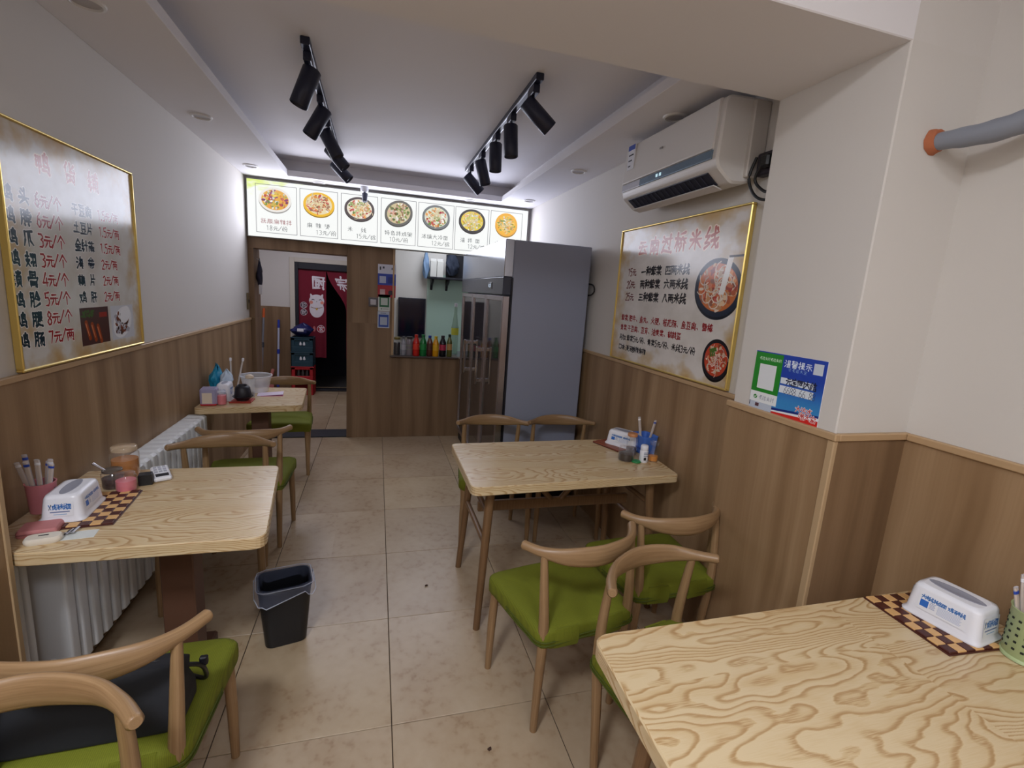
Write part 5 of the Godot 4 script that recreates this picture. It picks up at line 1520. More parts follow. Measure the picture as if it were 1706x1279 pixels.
func tabletop_things() -> void:
	var T := 0.75
	var wood_lid := mat(rgb(190, 130, 84), 0.45)
	# --- front right table
	chequer_mat("brown and cream chequered trivet under the tissue box on the front right table", Vector3(1.44, T, 0.703), -0.06, 6, 8, 0.0295)
	tissue_box("white tissue box with blue print on the front right table", Vector3(1.49, T + 0.009, 0.722), 0.13, 0.122, 0.17, 0.092)
	var cp := Vector3(1.560, T, 0.860)
	var c := thing("chopstick_cup", "pale green punched metal chopstick cup on the front right table", "cup", cp, 0.12)
	var green := mat(rgb(174, 190, 140), 0.4)
	obj("shell", turned([Vector2(0, 0.002), Vector2(0.060, 0.002), Vector2(0.063, 0.006), Vector2(0.063, 0.128), Vector2(0.066, 0.132), Vector2(0.061, 0.132), Vector2(0.058, 0.01), Vector2(0, 0.01)], 28, Vector3.ZERO, 1.0, 0.8), green, c)
	obj("foot_ring", turned([Vector2(0.062, 0.0), Vector2(0.067, 0.002), Vector2(0.066, 0.008), Vector2(0.063, 0.01)], 28, Vector3.ZERO, 1.0, 0.8), green, c)
	for col in 12:
		var a := PI * 0.5 + col * 0.36
		for row in 5:
			if col in [1, 2]:
				continue
			var o := obj("punched_hole", bx(Vector3(-0.0036, -0.003, -0.0012), Vector3(0.0036, 0.003, 0.0012), 0.001), mat_hole(), c)
			o.position = Vector3(cos(a) * 0.0632, 0.03 + 0.019 * row, sin(a) * 0.0632 * 0.8)
			o.rotation.y = PI / 2 - atan2(sin(a) / 0.8, cos(a))
	var ang := PI * 0.5 + 0.54
	var em := obj("emblem", turned([Vector2(0, 0.0), Vector2(0.012, 0.0), Vector2(0.0125, -0.001)], 18), M.plastic, c)
	em.transform = Transform3D(Basis(Vector3.UP, PI / 2 - ang) * Basis(Vector3.RIGHT, PI / 2), Vector3(cos(ang) * 0.0645, 0.042, sin(ang) * 0.0645 * 0.8))
	var st := obj("emblem_stem", bx(Vector3(-0.0045, -0.025, -0.001), Vector3(0.0045, 0.025, 0.001), 0.0005), mat(rgb(140, 140, 138), 0.4), c)
	st.position = Vector3(cos(ang) * 0.0638, 0.086, sin(ang) * 0.0638 * 0.8)
	st.rotation.y = PI / 2 - ang
	chopsticks(cp, 0.05, 0.012, 7, "pale green cup", 0.2, 3)

	# --- front left table
	chequer_mat("brown and cream chequered trivet beside the tissue box on the left table", Vector3(-1.01, T, -0.345), 0.1, 6, 9, 0.031)
	tissue_box("white tissue box with blue print beside the pink cup on the left table", Vector3(-1.062, T + 0.009, -0.325), 0.1, 0.112, 0.175, 0.088)
	var p := thing("chopstick_cup", "pink metal chopstick cup behind the tissue box on the left table", "cup", Vector3(-1.163, T, -0.355), 0)
	obj("shell", turned([Vector2(0, 0.002), Vector2(0.034, 0.002), Vector2(0.040, 0.100), Vector2(0.042, 0.105), Vector2(0.038, 0.105), Vector2(0.033, 0.01), Vector2(0, 0.01)], 24), M.pink, p)
	obj("punched_hole", bx(Vector3(0.037, 0.07, -0.007), Vector3(0.0412, 0.084, 0.007), 0.002), M.dark, p)
	chopsticks(Vector3(-1.163, T, -0.355), 0.036, 0.012, 8, "pink cup", 0.185, 8)
	jar("storage_jar", "amber honey jar with clear lid at the wall side of the left table", "jar", Vector3(-1.045, T, -0.645), 0.048, 0.135, rgb(176, 112, 46), 0.6, glass(Color(1, 0.9, 0.75), 0.3))
	jar("storage_jar", "small pink-filled jar beside the chequered trivet on the left table", "jar", Vector3(-0.985, T, -0.505), 0.034, 0.075, rgb(214, 118, 130), 0.6, M.clear)
	var dj := jar("sauce_jar", "dark chilli jar with a steel spoon on the left table", "jar", Vector3(-1.045, T, -0.545), 0.036, 0.075, rgb(60, 36, 26), 0.55, mat(rgb(120, 112, 104), 0.3, 0.6))
	obj("spoon", rod(Vector3(0.0, 0.05, 0.0), Vector3(-0.05, 0.105, 0.02), 0.003, 0.006, 8), M.chrome, dj)
	var bb := thing("matchbox", "small black box between the pink jar and the white terminal", "box", Vector3(-0.945, T, -0.565), 0.25)
	obj("sleeve", bx(Vector3(-0.022, 0, -0.018), Vector3(0.022, 0.045, 0.018), 0.002), M.black, bb)
	obj("tray", bx(Vector3(-0.0235, 0.004, -0.015), Vector3(0.0235, 0.04, 0.015), 0.001), mat(rgb(60, 56, 56), 0.6), bb)
	var pos := thing("calculator", "small white calculator lying among jars on the left table", "calculator", Vector3(-0.915, T, -0.625), 0.5)
	var cm := B.new()
	cm.box(Vector3(-0.03, 0.0, -0.05), Vector3(0.03, 0.018, 0.05), 0.005, Transform3D(Basis(Vector3.RIGHT, 0.22), Vector3(0, 0.012, 0)))
	obj("case", cm, M.plastic, pos)
	var cs := B.new()
	cs.box(Vector3(-0.022, 0.018, 0.016), Vector3(0.022, 0.0195, 0.036), 0.0005, Transform3D(Basis(Vector3.RIGHT, 0.22), Vector3(0, 0.012, 0)))
	obj("screen", cs, M.dark, pos)
	for k in 9:
		var km := B.new()
		km.box(Vector3(-0.022 + 0.0155 * (k % 3), 0.018, -0.04 + 0.017 * (k / 3)), Vector3(-0.011 + 0.0155 * (k % 3), 0.0205, -0.029 + 0.017 * (k / 3)), 0.001, Transform3D(Basis(Vector3.RIGHT, 0.22), Vector3(0, 0.012, 0)))
		obj("key", km, mat(rgb(176, 178, 190), 0.5), pos)
	var pouch := thing("pouch", "dusky pink flat pouch at the corner of the left table", "pouch", Vector3(-1.085, T, -0.195), 0.2)
	var pm := B.new()
	var rings := []
	for l in [[0.0, 0.94], [0.006, 1.0], [0.016, 0.98], [0.022, 0.9]]:
		var ring := []
		for q in rounded([Vector2(-0.05, -0.038), Vector2(0.05, -0.038), Vector2(0.05, 0.038), Vector2(-0.05, 0.038)], [0.012, 0.012, 0.012, 0.012], 4):
			ring.append(Vector3(q.x * l[1], l[0], q.y * l[1]))
		rings.append(ring)
	pm.skin(rings)
	obj("body", pm, mat(rgb(196, 126, 126), 0.6), pouch)
	obj("zip", bx(Vector3(-0.044, 0.009, 0.036), Vector3(0.044, 0.013, 0.0395), 0.001), mat(rgb(150, 90, 90), 0.6), pouch)
	var bank := thing("power_bank", "cream rounded power bank lying before the pink pouch", "power bank", Vector3(-1.04, T, -0.125), 0.25)
	var bm := B.new()
	rings = []
	for l in [[0.0, 0.9], [0.006, 1.0], [0.014, 1.0], [0.02, 0.9]]:
		var ring := []
		for q in rounded([Vector2(-0.045, -0.022), Vector2(0.045, -0.022), Vector2(0.045, 0.022), Vector2(-0.045, 0.022)], [0.02, 0.02, 0.02, 0.02], 4):
			ring.append(Vector3(q.x * l[1], l[0], q.y * l[1]))
		rings.append(ring)
	bm.skin(rings)
	obj("shell", bm, mat(rgb(222, 214, 200), 0.35), bank)
	obj("port", bx(Vector3(-0.012, 0.0195, -0.006), Vector3(0.012, 0.021, -0.001), 0.0005), M.dark, bank)
	var keys := thing("key_bunch", "bunch of dark keys beside the cream power bank", "keys", Vector3(-1.0, T, -0.175), 0)
	for k in 4:
		obj("key", bx(Vector3(-0.01 + 0.008 * k, 0.001 + 0.003 * k, -0.02), Vector3(-0.004 + 0.008 * k, 0.003 + 0.003 * k, 0.02), 0.0005), M.steel if k % 2 else M.dark, keys)
	obj("ring", wire([Vector3(-0.01, 0.01, 0.018), Vector3(0.004, 0.016, 0.03), Vector3(0.018, 0.01, 0.018), Vector3(0.004, 0.006, 0.01), Vector3(-0.01, 0.01, 0.018)], 0.0012), M.steel, keys)
	var card := thing("plastic_card", "translucent white card near the edge of the left table", "card", Vector3(-0.965, T, -0.155), 0.15)
	obj("sheet", bx(Vector3(-0.043, 0, -0.027), Vector3(0.043, 0.0015, 0.027), 0.0004), mat(rgb(216, 220, 216), 0.3), card)

	# --- middle right table
	var tr := thing("wooden_trivet", "reddish brown wooden trivet under the tissue box on the middle right table", "trivet", Vector3(1.285, T, -0.90), 0.35)
	obj("base", bx(Vector3(-0.08, 0, -0.1), Vector3(0.08, 0.005, 0.1), 0.001), M.check_dark, tr)
	for k in 6:
		obj("slat", bx(Vector3(-0.079 + 0.0265 * k, 0.004, -0.1), Vector3(-0.0545 + 0.0265 * k, 0.01, 0.1), 0.0015), mat(rgb(134, 66, 42), 0.4), tr)
	tissue_box("white tissue box with blue print at the wall end of the middle right table", Vector3(1.335, T + 0.01, -0.875), 0.55, 0.11, 0.19, 0.085)
	jar("storage_jar", "clear jar with wooden lid beside the tissue box on the middle right table", "jar", Vector3(1.300, T, -0.735), 0.03, 0.125, rgb(84, 80, 92), 0.35, wood_lid)
	jar("sauce_jar", "squat glass jar of dark sauce, frontmost on the middle right table", "jar", Vector3(1.225, T, -0.655), 0.042, 0.078, rgb(44, 30, 24), 0.5, M.clear)
	var wb := thing("seasoning_bottle", "small white labelled bottle on the middle right table", "bottle", Vector3(1.312, T, -0.622))
	obj("body", turned([Vector2(0, 0), Vector2(0.021, 0), Vector2(0.023, 0.004), Vector2(0.022, 0.06), Vector2(0.018, 0.066)], 18), M.plastic, wb)
	obj("cap", turned([Vector2(0.019, 0.064), Vector2(0.021, 0.068), Vector2(0.02, 0.088), Vector2(0.016, 0.094), Vector2(0, 0.095)], 18), M.plastic, wb)
	obj("label_patch", bx(Vector3(-0.012, 0.014, 0.0205), Vector3(0.002, 0.03, 0.0235), 0.001), M.dark, wb)
	for k in 3:
		obj("label_line", bx(Vector3(-0.013, 0.036 + 0.009 * k, 0.0205), Vector3(0.012, 0.039 + 0.009 * k, 0.0232), 0.0005), mat(rgb(70, 84, 120), 0.5), wb)
	var cr := thing("oil_cruet", "glass oil cruet with amber oil nearest the wall on the middle right table", "cruet", Vector3(1.375, T, -0.63))
	obj("glass", turned([Vector2(0, 0.001), Vector2(0.026, 0.001), Vector2(0.027, 0.03), Vector2(0.012, 0.06), Vector2(0.010, 0.085), Vector2(0.022, 0.092), Vector2(0.026, 0.108), Vector2(0.022, 0.11)], 20), M.clear, cr)
	obj("oil", turned([Vector2(0, 0.004), Vector2(0.024, 0.004), Vector2(0.0245, 0.03), Vector2(0.0, 0.034)], 20), mat(rgb(206, 130, 34), 0.2), cr)
	obj("stopper", turned([Vector2(0.008, 0.085), Vector2(0.008, 0.112), Vector2(0.0, 0.114)], 12), M.clear, cr)
	var gl := thing("green_disc", "flat green lid lying between the jar and the white bottle", "lid", Vector3(1.268, T, -0.62))
	obj("disc", turned([Vector2(0, 0), Vector2(0.024, 0), Vector2(0.025, 0.003), Vector2(0.023, 0.008), Vector2(0.012, 0.009), Vector2(0, 0.007)], 18), mat(rgb(50, 150, 84), 0.45), gl)
	obj("knurl", turned([Vector2(0.025, 0.001), Vector2(0.0262, 0.003), Vector2(0.025, 0.006)], 18), mat(rgb(40, 130, 70), 0.5), gl)
	var bk := thing("blue_basket", "blue plastic condiment caddy at the wall end of the middle right table", "caddy", Vector3(1.402, T, -0.772), 0.1)
	var bmm := B.new()
	rings = []
	for l in [[0.0, 0.8], [0.002, 0.86], [0.1, 1.0], [0.106, 1.04], [0.1, 0.96], [0.01, 0.82]]:
		var ring := []
		for q in rounded([Vector2(-0.05, -0.06), Vector2(0.05, -0.06), Vector2(0.05, 0.06), Vector2(-0.05, 0.06)], [0.02, 0.02, 0.02, 0.02], 4):
			ring.append(Vector3(q.x * l[1], l[0], q.y * l[1]))
		rings.append(ring)
	bmm.skin(rings)
	obj("tub", bmm, mat(rgb(70, 112, 196), 0.45), bk)
	for s in [-1.0, 1.0]:
		obj("side_rib", bx(Vector3(s * 0.048 - 0.003, 0.03, -0.04), Vector3(s * 0.048 + 0.003, 0.04, 0.04), 0.001), mat(rgb(40, 76, 160), 0.45), bk)
	chopsticks(Vector3(1.402, T, -0.772), 0.04, 0.014, 2, "blue caddy", 0.19, 21)

	# --- far left table
	var cn := thing("sticker_canister", "clear canister with a colourful sticker at the near corner of the far table", "canister", Vector3(-1.115, T, -1.915), 0.1)
	obj("tub", bx(Vector3(-0.048, 0, -0.04), Vector3(0.048, 0.115, 0.04), 0.01), film(Color(0.72, 0.7, 0.84), 0.6), cn)
	obj("sticker", bx(Vector3(-0.034, 0.015, 0.036), Vector3(0.022, 0.085, 0.0412), 0.001), mat(rgb(222, 206, 186), 0.5), cn)
	obj("red_base", bx(Vector3(-0.045, 0.001, -0.037), Vector3(0.045, 0.014, 0.041), 0.004), M.red, cn)
	jar("storage_jar", "small pink-filled jar beside the sticker canister on the far table", "jar", Vector3(-1.045, T, -1.92), 0.029, 0.092, rgb(220, 120, 130), 0.68, M.haze)
	tissue_box("white tissue box beneath the blue bag on the far table", Vector3(-1.07, T, -2.085), 0.05, 0.09, 0.15, 0.115)
	var pb := thing("plastic_bag", "crumpled turquoise plastic bag at the wall side of the far table", "bag", Vector3(-1.165, T, -2.26))
	obj("bundle", crumpled(Vector3(0.05, 0.2, 0.085), 5), mat(rgb(34, 146, 186), 0.4), pb)
	obj("white_bundle", place(crumpled(Vector3(0.045, 0.12, 0.05), 9), Transform3D(Basis.IDENTITY, Vector3(0.075, 0.06, 0.05))), mat(rgb(200, 216, 234), 0.5), pb)
	for k in 2:
		var s := thing("drinking_straw", ["pale straw standing behind the turquoise bag, left of two", "pale straw leaning right behind the turquoise bag"][k], "straw", Vector3(-1.085 + 0.03 * k, T, -2.30), 0, "straws behind the turquoise bag")
		obj("tube", rod(Vector3(0, 0, 0), Vector3(0.0 + 0.05 * k, 0.25 - 0.01 * k, 0), 0.006, 0.006, 8), mat(rgb(206, 196, 190), 0.4), s)
		obj("tip", rod(Vector3(0.0 + 0.05 * k, 0.235, 0), Vector3(0.0 + 0.052 * k, 0.252, 0), 0.0085, 0.0085, 8), M.plastic, s)
	var rt := thing("red_tray", "flat red tray under the black bowls on the far table", "tray", Vector3(-0.95, T, -2.02))
	obj("plate", bx(Vector3(-0.063, 0, -0.06), Vector3(0.068, 0.008, 0.07), 0.003), mat(rgb(176, 60, 44), 0.5), rt)
	obj("rim", bx(Vector3(-0.065, 0.006, 0.066), Vector3(0.07, 0.012, 0.072), 0.002), mat(rgb(150, 44, 36), 0.5), rt)
	for k in 2:
		var bl := thing("black_bowl", ["lower black bowl on the red tray of the far table", "upper upturned black bowl on the red tray of the far table"][k], "bowl", Vector3(-0.945, T + 0.008 + 0.028 * k, -2.02), 0, "stacked black bowls")
		if k == 0:
			obj("shell", turned([Vector2(0, 0.001), Vector2(0.035, 0.001), Vector2(0.062, 0.026), Vector2(0.064, 0.029), Vector2(0.058, 0.026), Vector2(0.03, 0.006), Vector2(0, 0.006)], 20), M.dark, bl)
			obj("foot_ring", turned([Vector2(0.036, 0), Vector2(0.038, 0.0), Vector2(0.037, 0.006)], 20), M.dark, bl)
		else:
			obj("shell", turned([Vector2(0.052, 0.0), Vector2(0.053, 0.004), Vector2(0.046, 0.06), Vector2(0.035, 0.072), Vector2(0, 0.073)], 20), M.dark, bl)
			obj("foot_ring", turned([Vector2(0.028, 0.073), Vector2(0.028, 0.079), Vector2(0.024, 0.079), Vector2(0.024, 0.073)], 20), M.dark, bl)
	var cb := thing("clear_tub", "large clear plastic takeaway tub on the far table", "tub", Vector3(-0.93, T, -2.34))
	obj("shell", turned([Vector2(0, 0.002), Vector2(0.075, 0.002), Vector2(0.08, 0.008), Vector2(0.102, 0.115), Vector2(0.108, 0.118), Vector2(0.109, 0.124), Vector2(0.103, 0.124)], 28), M.haze, cb)
	obj("rim", turned([Vector2(0.104, 0.118), Vector2(0.11, 0.12), Vector2(0.109, 0.127), Vector2(0.103, 0.126)], 28), M.plastic, cb)
	var gs := thing("sauce_bottle", "clear shaker with a little dark sauce before the clear tub", "shaker", Vector3(-0.935, T, -2.17))
	obj("glass", turned([Vector2(0, 0.001), Vector2(0.03, 0.001), Vector2(0.031, 0.12), Vector2(0.022, 0.135)], 20), M.haze, gs)
	obj("sauce", turned([Vector2(0, 0.003), Vector2(0.028, 0.003), Vector2(0.028, 0.034), Vector2(0, 0.036)], 20), mat(rgb(50, 22, 30), 0.25), gs)
	obj("cap", turned([Vector2(0.023, 0.13), Vector2(0.028, 0.134), Vector2(0.026, 0.15), Vector2(0.012, 0.158), Vector2(0, 0.158)], 20), mat(rgb(214, 196, 176), 0.4), gs)
	var pa := thing("folded_paper", "folded white and pink leaflet on the far table", "paper", Vector3(-0.815, T, -2.24), 0.12)
	var sh := B.new()
	sh.box(Vector3(-0.085, 0.001, -0.05), Vector3(0.085, 0.003, 0.06), 0.0, Transform3D(Basis(Vector3.BACK, 0.05), Vector3(0, 0.004, 0)))
	obj("sheet", sh, mat(rgb(222, 206, 226), 0.6), pa)
	obj("under_sheet", bx(Vector3(-0.06, 0.0, 0.0), Vector3(0.085, 0.0025, 0.07), 0.0005), mat(rgb(196, 110, 150), 0.6), pa)

func mat_hole() -> StandardMaterial3D:
	if not M.has("hole"):
		M.hole = mat(rgb(30, 34, 26), 0.8)
	return M.hole

# ------------------------------------------------------------------ beyond the doorway and the hatch
func bottle(label: String, at: Vector3, r: float, h: float, body: Color, cap: Color, lab: Color, shape := 0) -> void:
	var t := thing("drink_bottle", label, "bottle", at, 0, "drinks and jars on the hatch sill")
	var prof := [Vector2(0, 0), Vector2(r * 0.9, 0), Vector2(r, 0.006), Vector2(r, h * 0.3), Vector2(r * 0.93, h * 0.42), Vector2(r, h * 0.55), Vector2(r * 0.95, h * 0.66), Vector2(r * 0.45, h * 0.86), Vector2(r * 0.42, h * 0.92)]
	if shape == 1:
		prof = [Vector2(0, 0), Vector2(r * 0.95, 0), Vector2(r, 0.006), Vector2(r, h * 0.8), Vector2(r * 0.85, h * 0.88)]
	obj("body", turned(prof, 16), mat(body, 0.15), t)
	obj("cap", turned([Vector2(r * (0.86 if shape else 0.44), h * 0.87), Vector2(r * (0.92 if shape else 0.5), h * 0.89), Vector2(r * (0.92 if shape else 0.5), h * 0.99), Vector2(0, h)], 14), mat(cap, 0.4), t)
	obj("label", turned([Vector2(r * 1.01, h * 0.3), Vector2(r * 1.02, h * 0.32), Vector2(r * 0.97, h * 0.44), Vector2(r * 1.02, h * 0.54), Vector2(r * 1.0, h * 0.57)], 16), mat(lab, 0.4), t)

func crate(label: String, at: Vector3, c: Color, mark: bool) -> void:
	var t := thing("bottle_crate", label, "crate", at, 0, "stacked bottle crates in the passage")
	var m := mat(c, 0.5)
	var w := 0.145
	for e in [[-w, -0.13, w, -0.118, 0.0, 0.2], [-w, -0.13, -w + 0.012, 0.13, 0.0, 0.2], [w - 0.012, -0.13, w, 0.13, 0.0, 0.2], [-w, 0.118, w, 0.13, 0.0, 0.07], [-w, 0.118, -w + 0.05, 0.13, 0.07, 0.2], [w - 0.05, 0.118, w, 0.13, 0.07, 0.2], [-w, 0.118, w, 0.13, 0.16, 0.2]]:
		obj("side", bx(Vector3(e[0], e[4], e[1]), Vector3(e[2], e[5], e[3]), 0.003), m, t)
	obj("base", bx(Vector3(-w + 0.01, 0.004, -0.12), Vector3(w - 0.01, 0.014, 0.12)), m, t)
	obj("rim", bx(Vector3(-w - 0.006, 0.19, 0.12), Vector3(w + 0.006, 0.203, 0.136), 0.003), m, t)
	if mark:
		for k in 2:
			obj("mark", turned([Vector2(0, -0.026), Vector2(0.016, -0.02), Vector2(0.013, 0.006), Vector2(0.005, 0.022), Vector2(0, 0.028)], 10, Vector3(-0.02 + 0.045 * k, 0.115, 0.122), 1.0, 0.3), M.plastic, t)
		obj("back_plate", bx(Vector3(-w + 0.05, 0.07, 0.1), Vector3(w - 0.05, 0.16, 0.118)), m, t)

func back_things() -> void:
	# door curtain in two halves
	for k in 2:
		var t := thing("door_curtain", ["dark red door curtain with white characters and cat, left half", "dark red door curtain pulled aside, right half"][k], "curtain", Vector3(0, 0, -5.915), 0, "two halves of the red door curtain")
		var m := B.new()
		var nx := 16
		var ny := 14
		var g := func(i: int, j: int) -> Vector3:
			var u := float(i) / nx
			var v := float(j) / ny
			var x: float
			if k == 0:
				x = lerpf(-1.15, -0.775, u)
			else:
				x = lerpf(lerpf(-0.765, -0.50, smoothstep(0.0, 0.45, v)), lerpf(-0.40, -0.405, v), u)
			return Vector3(x, 1.74 - 1.24 * v, 0.012 * sin(u * 14.0 + k) * (0.4 + v))
		for i in nx:
			for j in ny:
				var a: Vector3 = g.call(i, j)
				var b: Vector3 = g.call(i + 1, j)
				var c: Vector3 = g.call(i + 1, j + 1)
				var d: Vector3 = g.call(i, j + 1)
				var nn := (d - a).cross(b - a).normalized()
				m.quad(a, b, c, d, nn, Vector2(float(i) / nx, float(j) / ny), Vector2(float(i + 1) / nx, float(j) / ny), Vector2(float(i + 1) / nx, float(j + 1) / ny), Vector2(float(i) / nx, float(j + 1) / ny))
		obj("cloth", m, mat(Color.WHITE, 0.85, 0.0, curtain_print(k)), t)
		obj("rod_sleeve", rod(Vector3([-1.16, -0.77][k], 1.742, 0), Vector3([-0.77, -0.4][k], 1.742, 0), 0.009, 0.009, 8), mat(rgb(80, 16, 32), 0.8), t)
	for k in 4:
		crate(["lowest red bottle crate in the passage stack", "upper red bottle crate in the passage stack", "lower dark teal bottle crate with white marks in the passage stack", "upper dark teal bottle crate with white marks in the passage stack"][k], Vector3(-1.065, 0.205 * k, -5.74), rgb(178, 24, 36) if k < 2 else rgb(28, 64, 80), k > 1)
	for k in 3:
		var bt := thing("crate_bottle", "brown glass bottle inside the upper red crate", "bottle", Vector3(-1.12 + 0.055 * k, 0.219, -5.66), 0, "bottles in the red crate")
		obj("body", turned([Vector2(0, 0), Vector2(0.025, 0), Vector2(0.026, 0.1), Vector2(0.01, 0.14), Vector2(0.01, 0.165)], 12), mat(rgb(60, 50, 50), 0.2), bt)
		obj("cap", turned([Vector2(0.011, 0.16), Vector2(0.012, 0.172), Vector2(0, 0.173)], 10), M.steel, bt)
	var cl := thing("blue_sack", "dark blue plastic sack lying on top of the crates", "bag", Vector3(-1.075, 0.822, -5.74))
	obj("bundle", crumpled(Vector3(0.16, 0.17, 0.12), 14), mat(rgb(26, 34, 92), 0.35), cl)
	obj("label", bx(Vector3(-0.05, 0.075, 0.108), Vector3(0.03, 0.115, 0.125), 0.002), M.plastic, cl)
	var mops := [["grey-handled mop with orange tip leaning in the passage", Vector3(-1.62, 0, -5.72), Vector3(-1.585, 1.17, -5.875), rgb(128, 130, 138), rgb(214, 96, 40)], ["blue and white handled mop leaning in the passage beside the crates", Vector3(-1.40, 0, -5.70), Vector3(-1.40, 1.02, -5.875), rgb(190, 196, 220), rgb(38, 60, 170)]]
	for q in mops:
		var t := thing("mop", q[0], "mop", q[1], 0, "mops leaning in the passage")
		var d: Vector3 = q[2] - q[1]
		obj("handle", rod(d * 0.1, d * 0.93, 0.014, 0.014), mat(q[3], 0.4), t)
		obj("grip", rod(d * 0.9, d, 0.017, 0.015), mat(q[4], 0.5), t)
		obj("joint", rod(d * 0.55, d * 0.6, 0.02, 0.02), mat(q[4] if q[4].b > 0.4 else rgb(70, 72, 80), 0.5), t)
		obj("lower_sleeve", rod(d * 0.1, d * 0.22, 0.02, 0.018), mat(q[4] if q[4].b > 0.4 else rgb(70, 72, 80), 0.5), t)
		var hd := B.new()
		hd.slab(rounded([Vector2(-0.055, -0.03), Vector2(0.055, -0.03), Vector2(0.055, 0.04), Vector2(-0.055, 0.04)], [0.02, 0.02, 0.02, 0.02]), 0.002, 0.05, 0.01)
		obj("head", hd, mat(rgb(170, 172, 180), 0.9), t)
	var dp := thing("dustpan", "pink plastic dustpan leaning low in the passage", "dustpan", Vector3(-1.51, 0, -5.8), 0.05)
	obj("pan", place(bx(Vector3(-0.045, 0.0, -0.012), Vector3(0.045, 0.2, 0.012), 0.006), Transform3D(Basis(Vector3.RIGHT, -0.2), Vector3(0, 0.003, 0.03))), mat(rgb(206, 120, 116), 0.5), dp)
	obj("handle", rod(Vector3(0.0, 0.19, -0.008), Vector3(0.03, 0.32, -0.04), 0.02, 0.024), mat(rgb(206, 130, 120), 0.5), dp)
	var hg := thing("hanging_gloves", "dark cloth and tagged keys hanging on the doorway's left jamb", "cloth", Vector3(-1.188, 1.45, -3.66))
	obj("cloth", place(crumpled(Vector3(0.028, 0.26, 0.045), 44, 10, 16), Transform3D(Basis.IDENTITY, Vector3(0.026, 0.04, 0))), mat(rgb(42, 42, 62), 0.8), hg)
	obj("tag", bx(Vector3(0.02, -0.02, 0.02), Vector3(0.05, 0.07, 0.03), 0.004), M.plastic, hg)
	obj("hook", wire([Vector3(0.0, 0.31, 0), Vector3(0.025, 0.305, 0), Vector3(0.03, 0.28, 0)], 0.004), M.steel, hg)
	# serving hatch
	var y := 0.886
	var z := -3.585
	jar("storage_jar", "dark jar with brass lid at the left end of the hatch sill", "jar", Vector3(0.135, y, z), 0.036, 0.19, rgb(44, 42, 48), 0.7, mat(rgb(120, 110, 60), 0.4, 0.3), "drinks and jars on the hatch sill")
	bottle("slim grey water bottle, second from the left on the hatch sill", Vector3(0.2, y, z), 0.026, 0.2, rgb(150, 150, 158), rgb(90, 90, 96), rgb(176, 176, 184))
	bottle("grey bottle with dark cap beside the red drink on the hatch sill", Vector3(0.262, y, z), 0.034, 0.2, rgb(128, 120, 126), rgb(60, 58, 58), rgb(120, 124, 112), 1)
	bottle("red soft drink bottle on the hatch sill", Vector3(0.33, y, z + 0.012), 0.036, 0.225, rgb(200, 36, 30), rgb(216, 50, 40), rgb(222, 60, 44))
	bottle("green soft drink bottle on the hatch sill", Vector3(0.402, y, z + 0.012), 0.036, 0.228, rgb(20, 120, 58), rgb(24, 120, 64), rgb(30, 140, 70))
	bottle("brown drink bottle with blue cap on the hatch sill", Vector3(0.472, y, z), 0.033, 0.22, rgb(96, 50, 44), rgb(44, 66, 180), rgb(90, 54, 50))
	bottle("yellow orange-drink bottle on the hatch sill", Vector3(0.535, y, z + 0.012), 0.034, 0.215, rgb(222, 156, 22), rgb(220, 190, 40), rgb(226, 176, 40))
	bottle("dark cola-coloured bottle with pink label on the hatch sill", Vector3(0.61, y, z), 0.038, 0.225, rgb(28, 26, 34), rgb(60, 52, 60), rgb(186, 50, 80))
	bottle("olive bottle with picture label at the right end of the hatch sill", Vector3(0.682, y, z), 0.03, 0.24, rgb(96, 98, 44), rgb(30, 60, 48), rgb(196, 150, 90))
	var ct := thing("kitchen_counter", "steel counter inside the hatch behind the bottles", "counter", Vector3(0, 0, 0))
	obj("top", bx(Vector3(0.1, 0.845, -4.25), Vector3(1.45, 0.866, -3.735), 0.003), mat(rgb(120, 122, 128), 0.35, 0.6), ct)
	obj("cabinet", bx(Vector3(0.12, 0, -4.2), Vector3(1.43, 0.845, -3.74)), mat(rgb(80, 80, 84), 0.5), ct)
	var sc := thing("wall_screen", "dark blue-black flat screen on the kitchen wall", "screen", Vector3(0, 0, -5.0))
	obj("bezel", bx(Vector3(0.195, 0.94, 0.001), Vector3(0.548, 1.458, 0.045), 0.006), mat(rgb(30, 32, 44), 0.4), sc)
	obj("glass", bx(Vector3(0.21, 0.955, 0.044), Vector3(0.533, 1.443, 0.047)), mat(rgb(16, 18, 36), 0.1), sc)
	var sh := thing("wall_shelf", "black bracketed wall shelf inside the kitchen", "shelf", Vector3(0, 0, -5.0))
	obj("board", bx(Vector3(0.56, 1.72, 0.0), Vector3(1.1, 1.745, 0.26), 0.003), M.dark, sh)
	obj("back", bx(Vector3(0.80, 1.745, 0.0), Vector3(1.1, 2.05, 0.02), 0.003), M.dark, sh)
	for x in [0.60, 0.80]:
		obj("bracket", prism_side(x), M.dark, sh)
	for k in 2:
		var b := thing("white_carton", ["left white carton on the kitchen shelf", "right white carton on the kitchen shelf"][k], "carton", Vector3(0.62 + 0.085 * k, 1.745, -4.87), 0.0, "white cartons on the kitchen shelf")
		obj("carton_body", bx(Vector3(-0.04, 0, -0.05), Vector3(0.04, 0.2, 0.05), 0.004), mat(rgb(206, 204, 198), 0.5), b)
		obj("fold", bx(Vector3(-0.04, 0.2, -0.012), Vector3(0.04, 0.23, 0.012), 0.004), mat(rgb(214, 212, 208), 0.5), b)
	var ja := thing("hanging_jacket", "blue-grey garment hanging beside the kitchen shelf", "jacket", Vector3(0.53, 1.72, -4.9))
	obj("cloth", crumpled(Vector3(0.05, 0.34, 0.05), 61, 10, 18), mat(rgb(120, 146, 178), 0.8), ja)
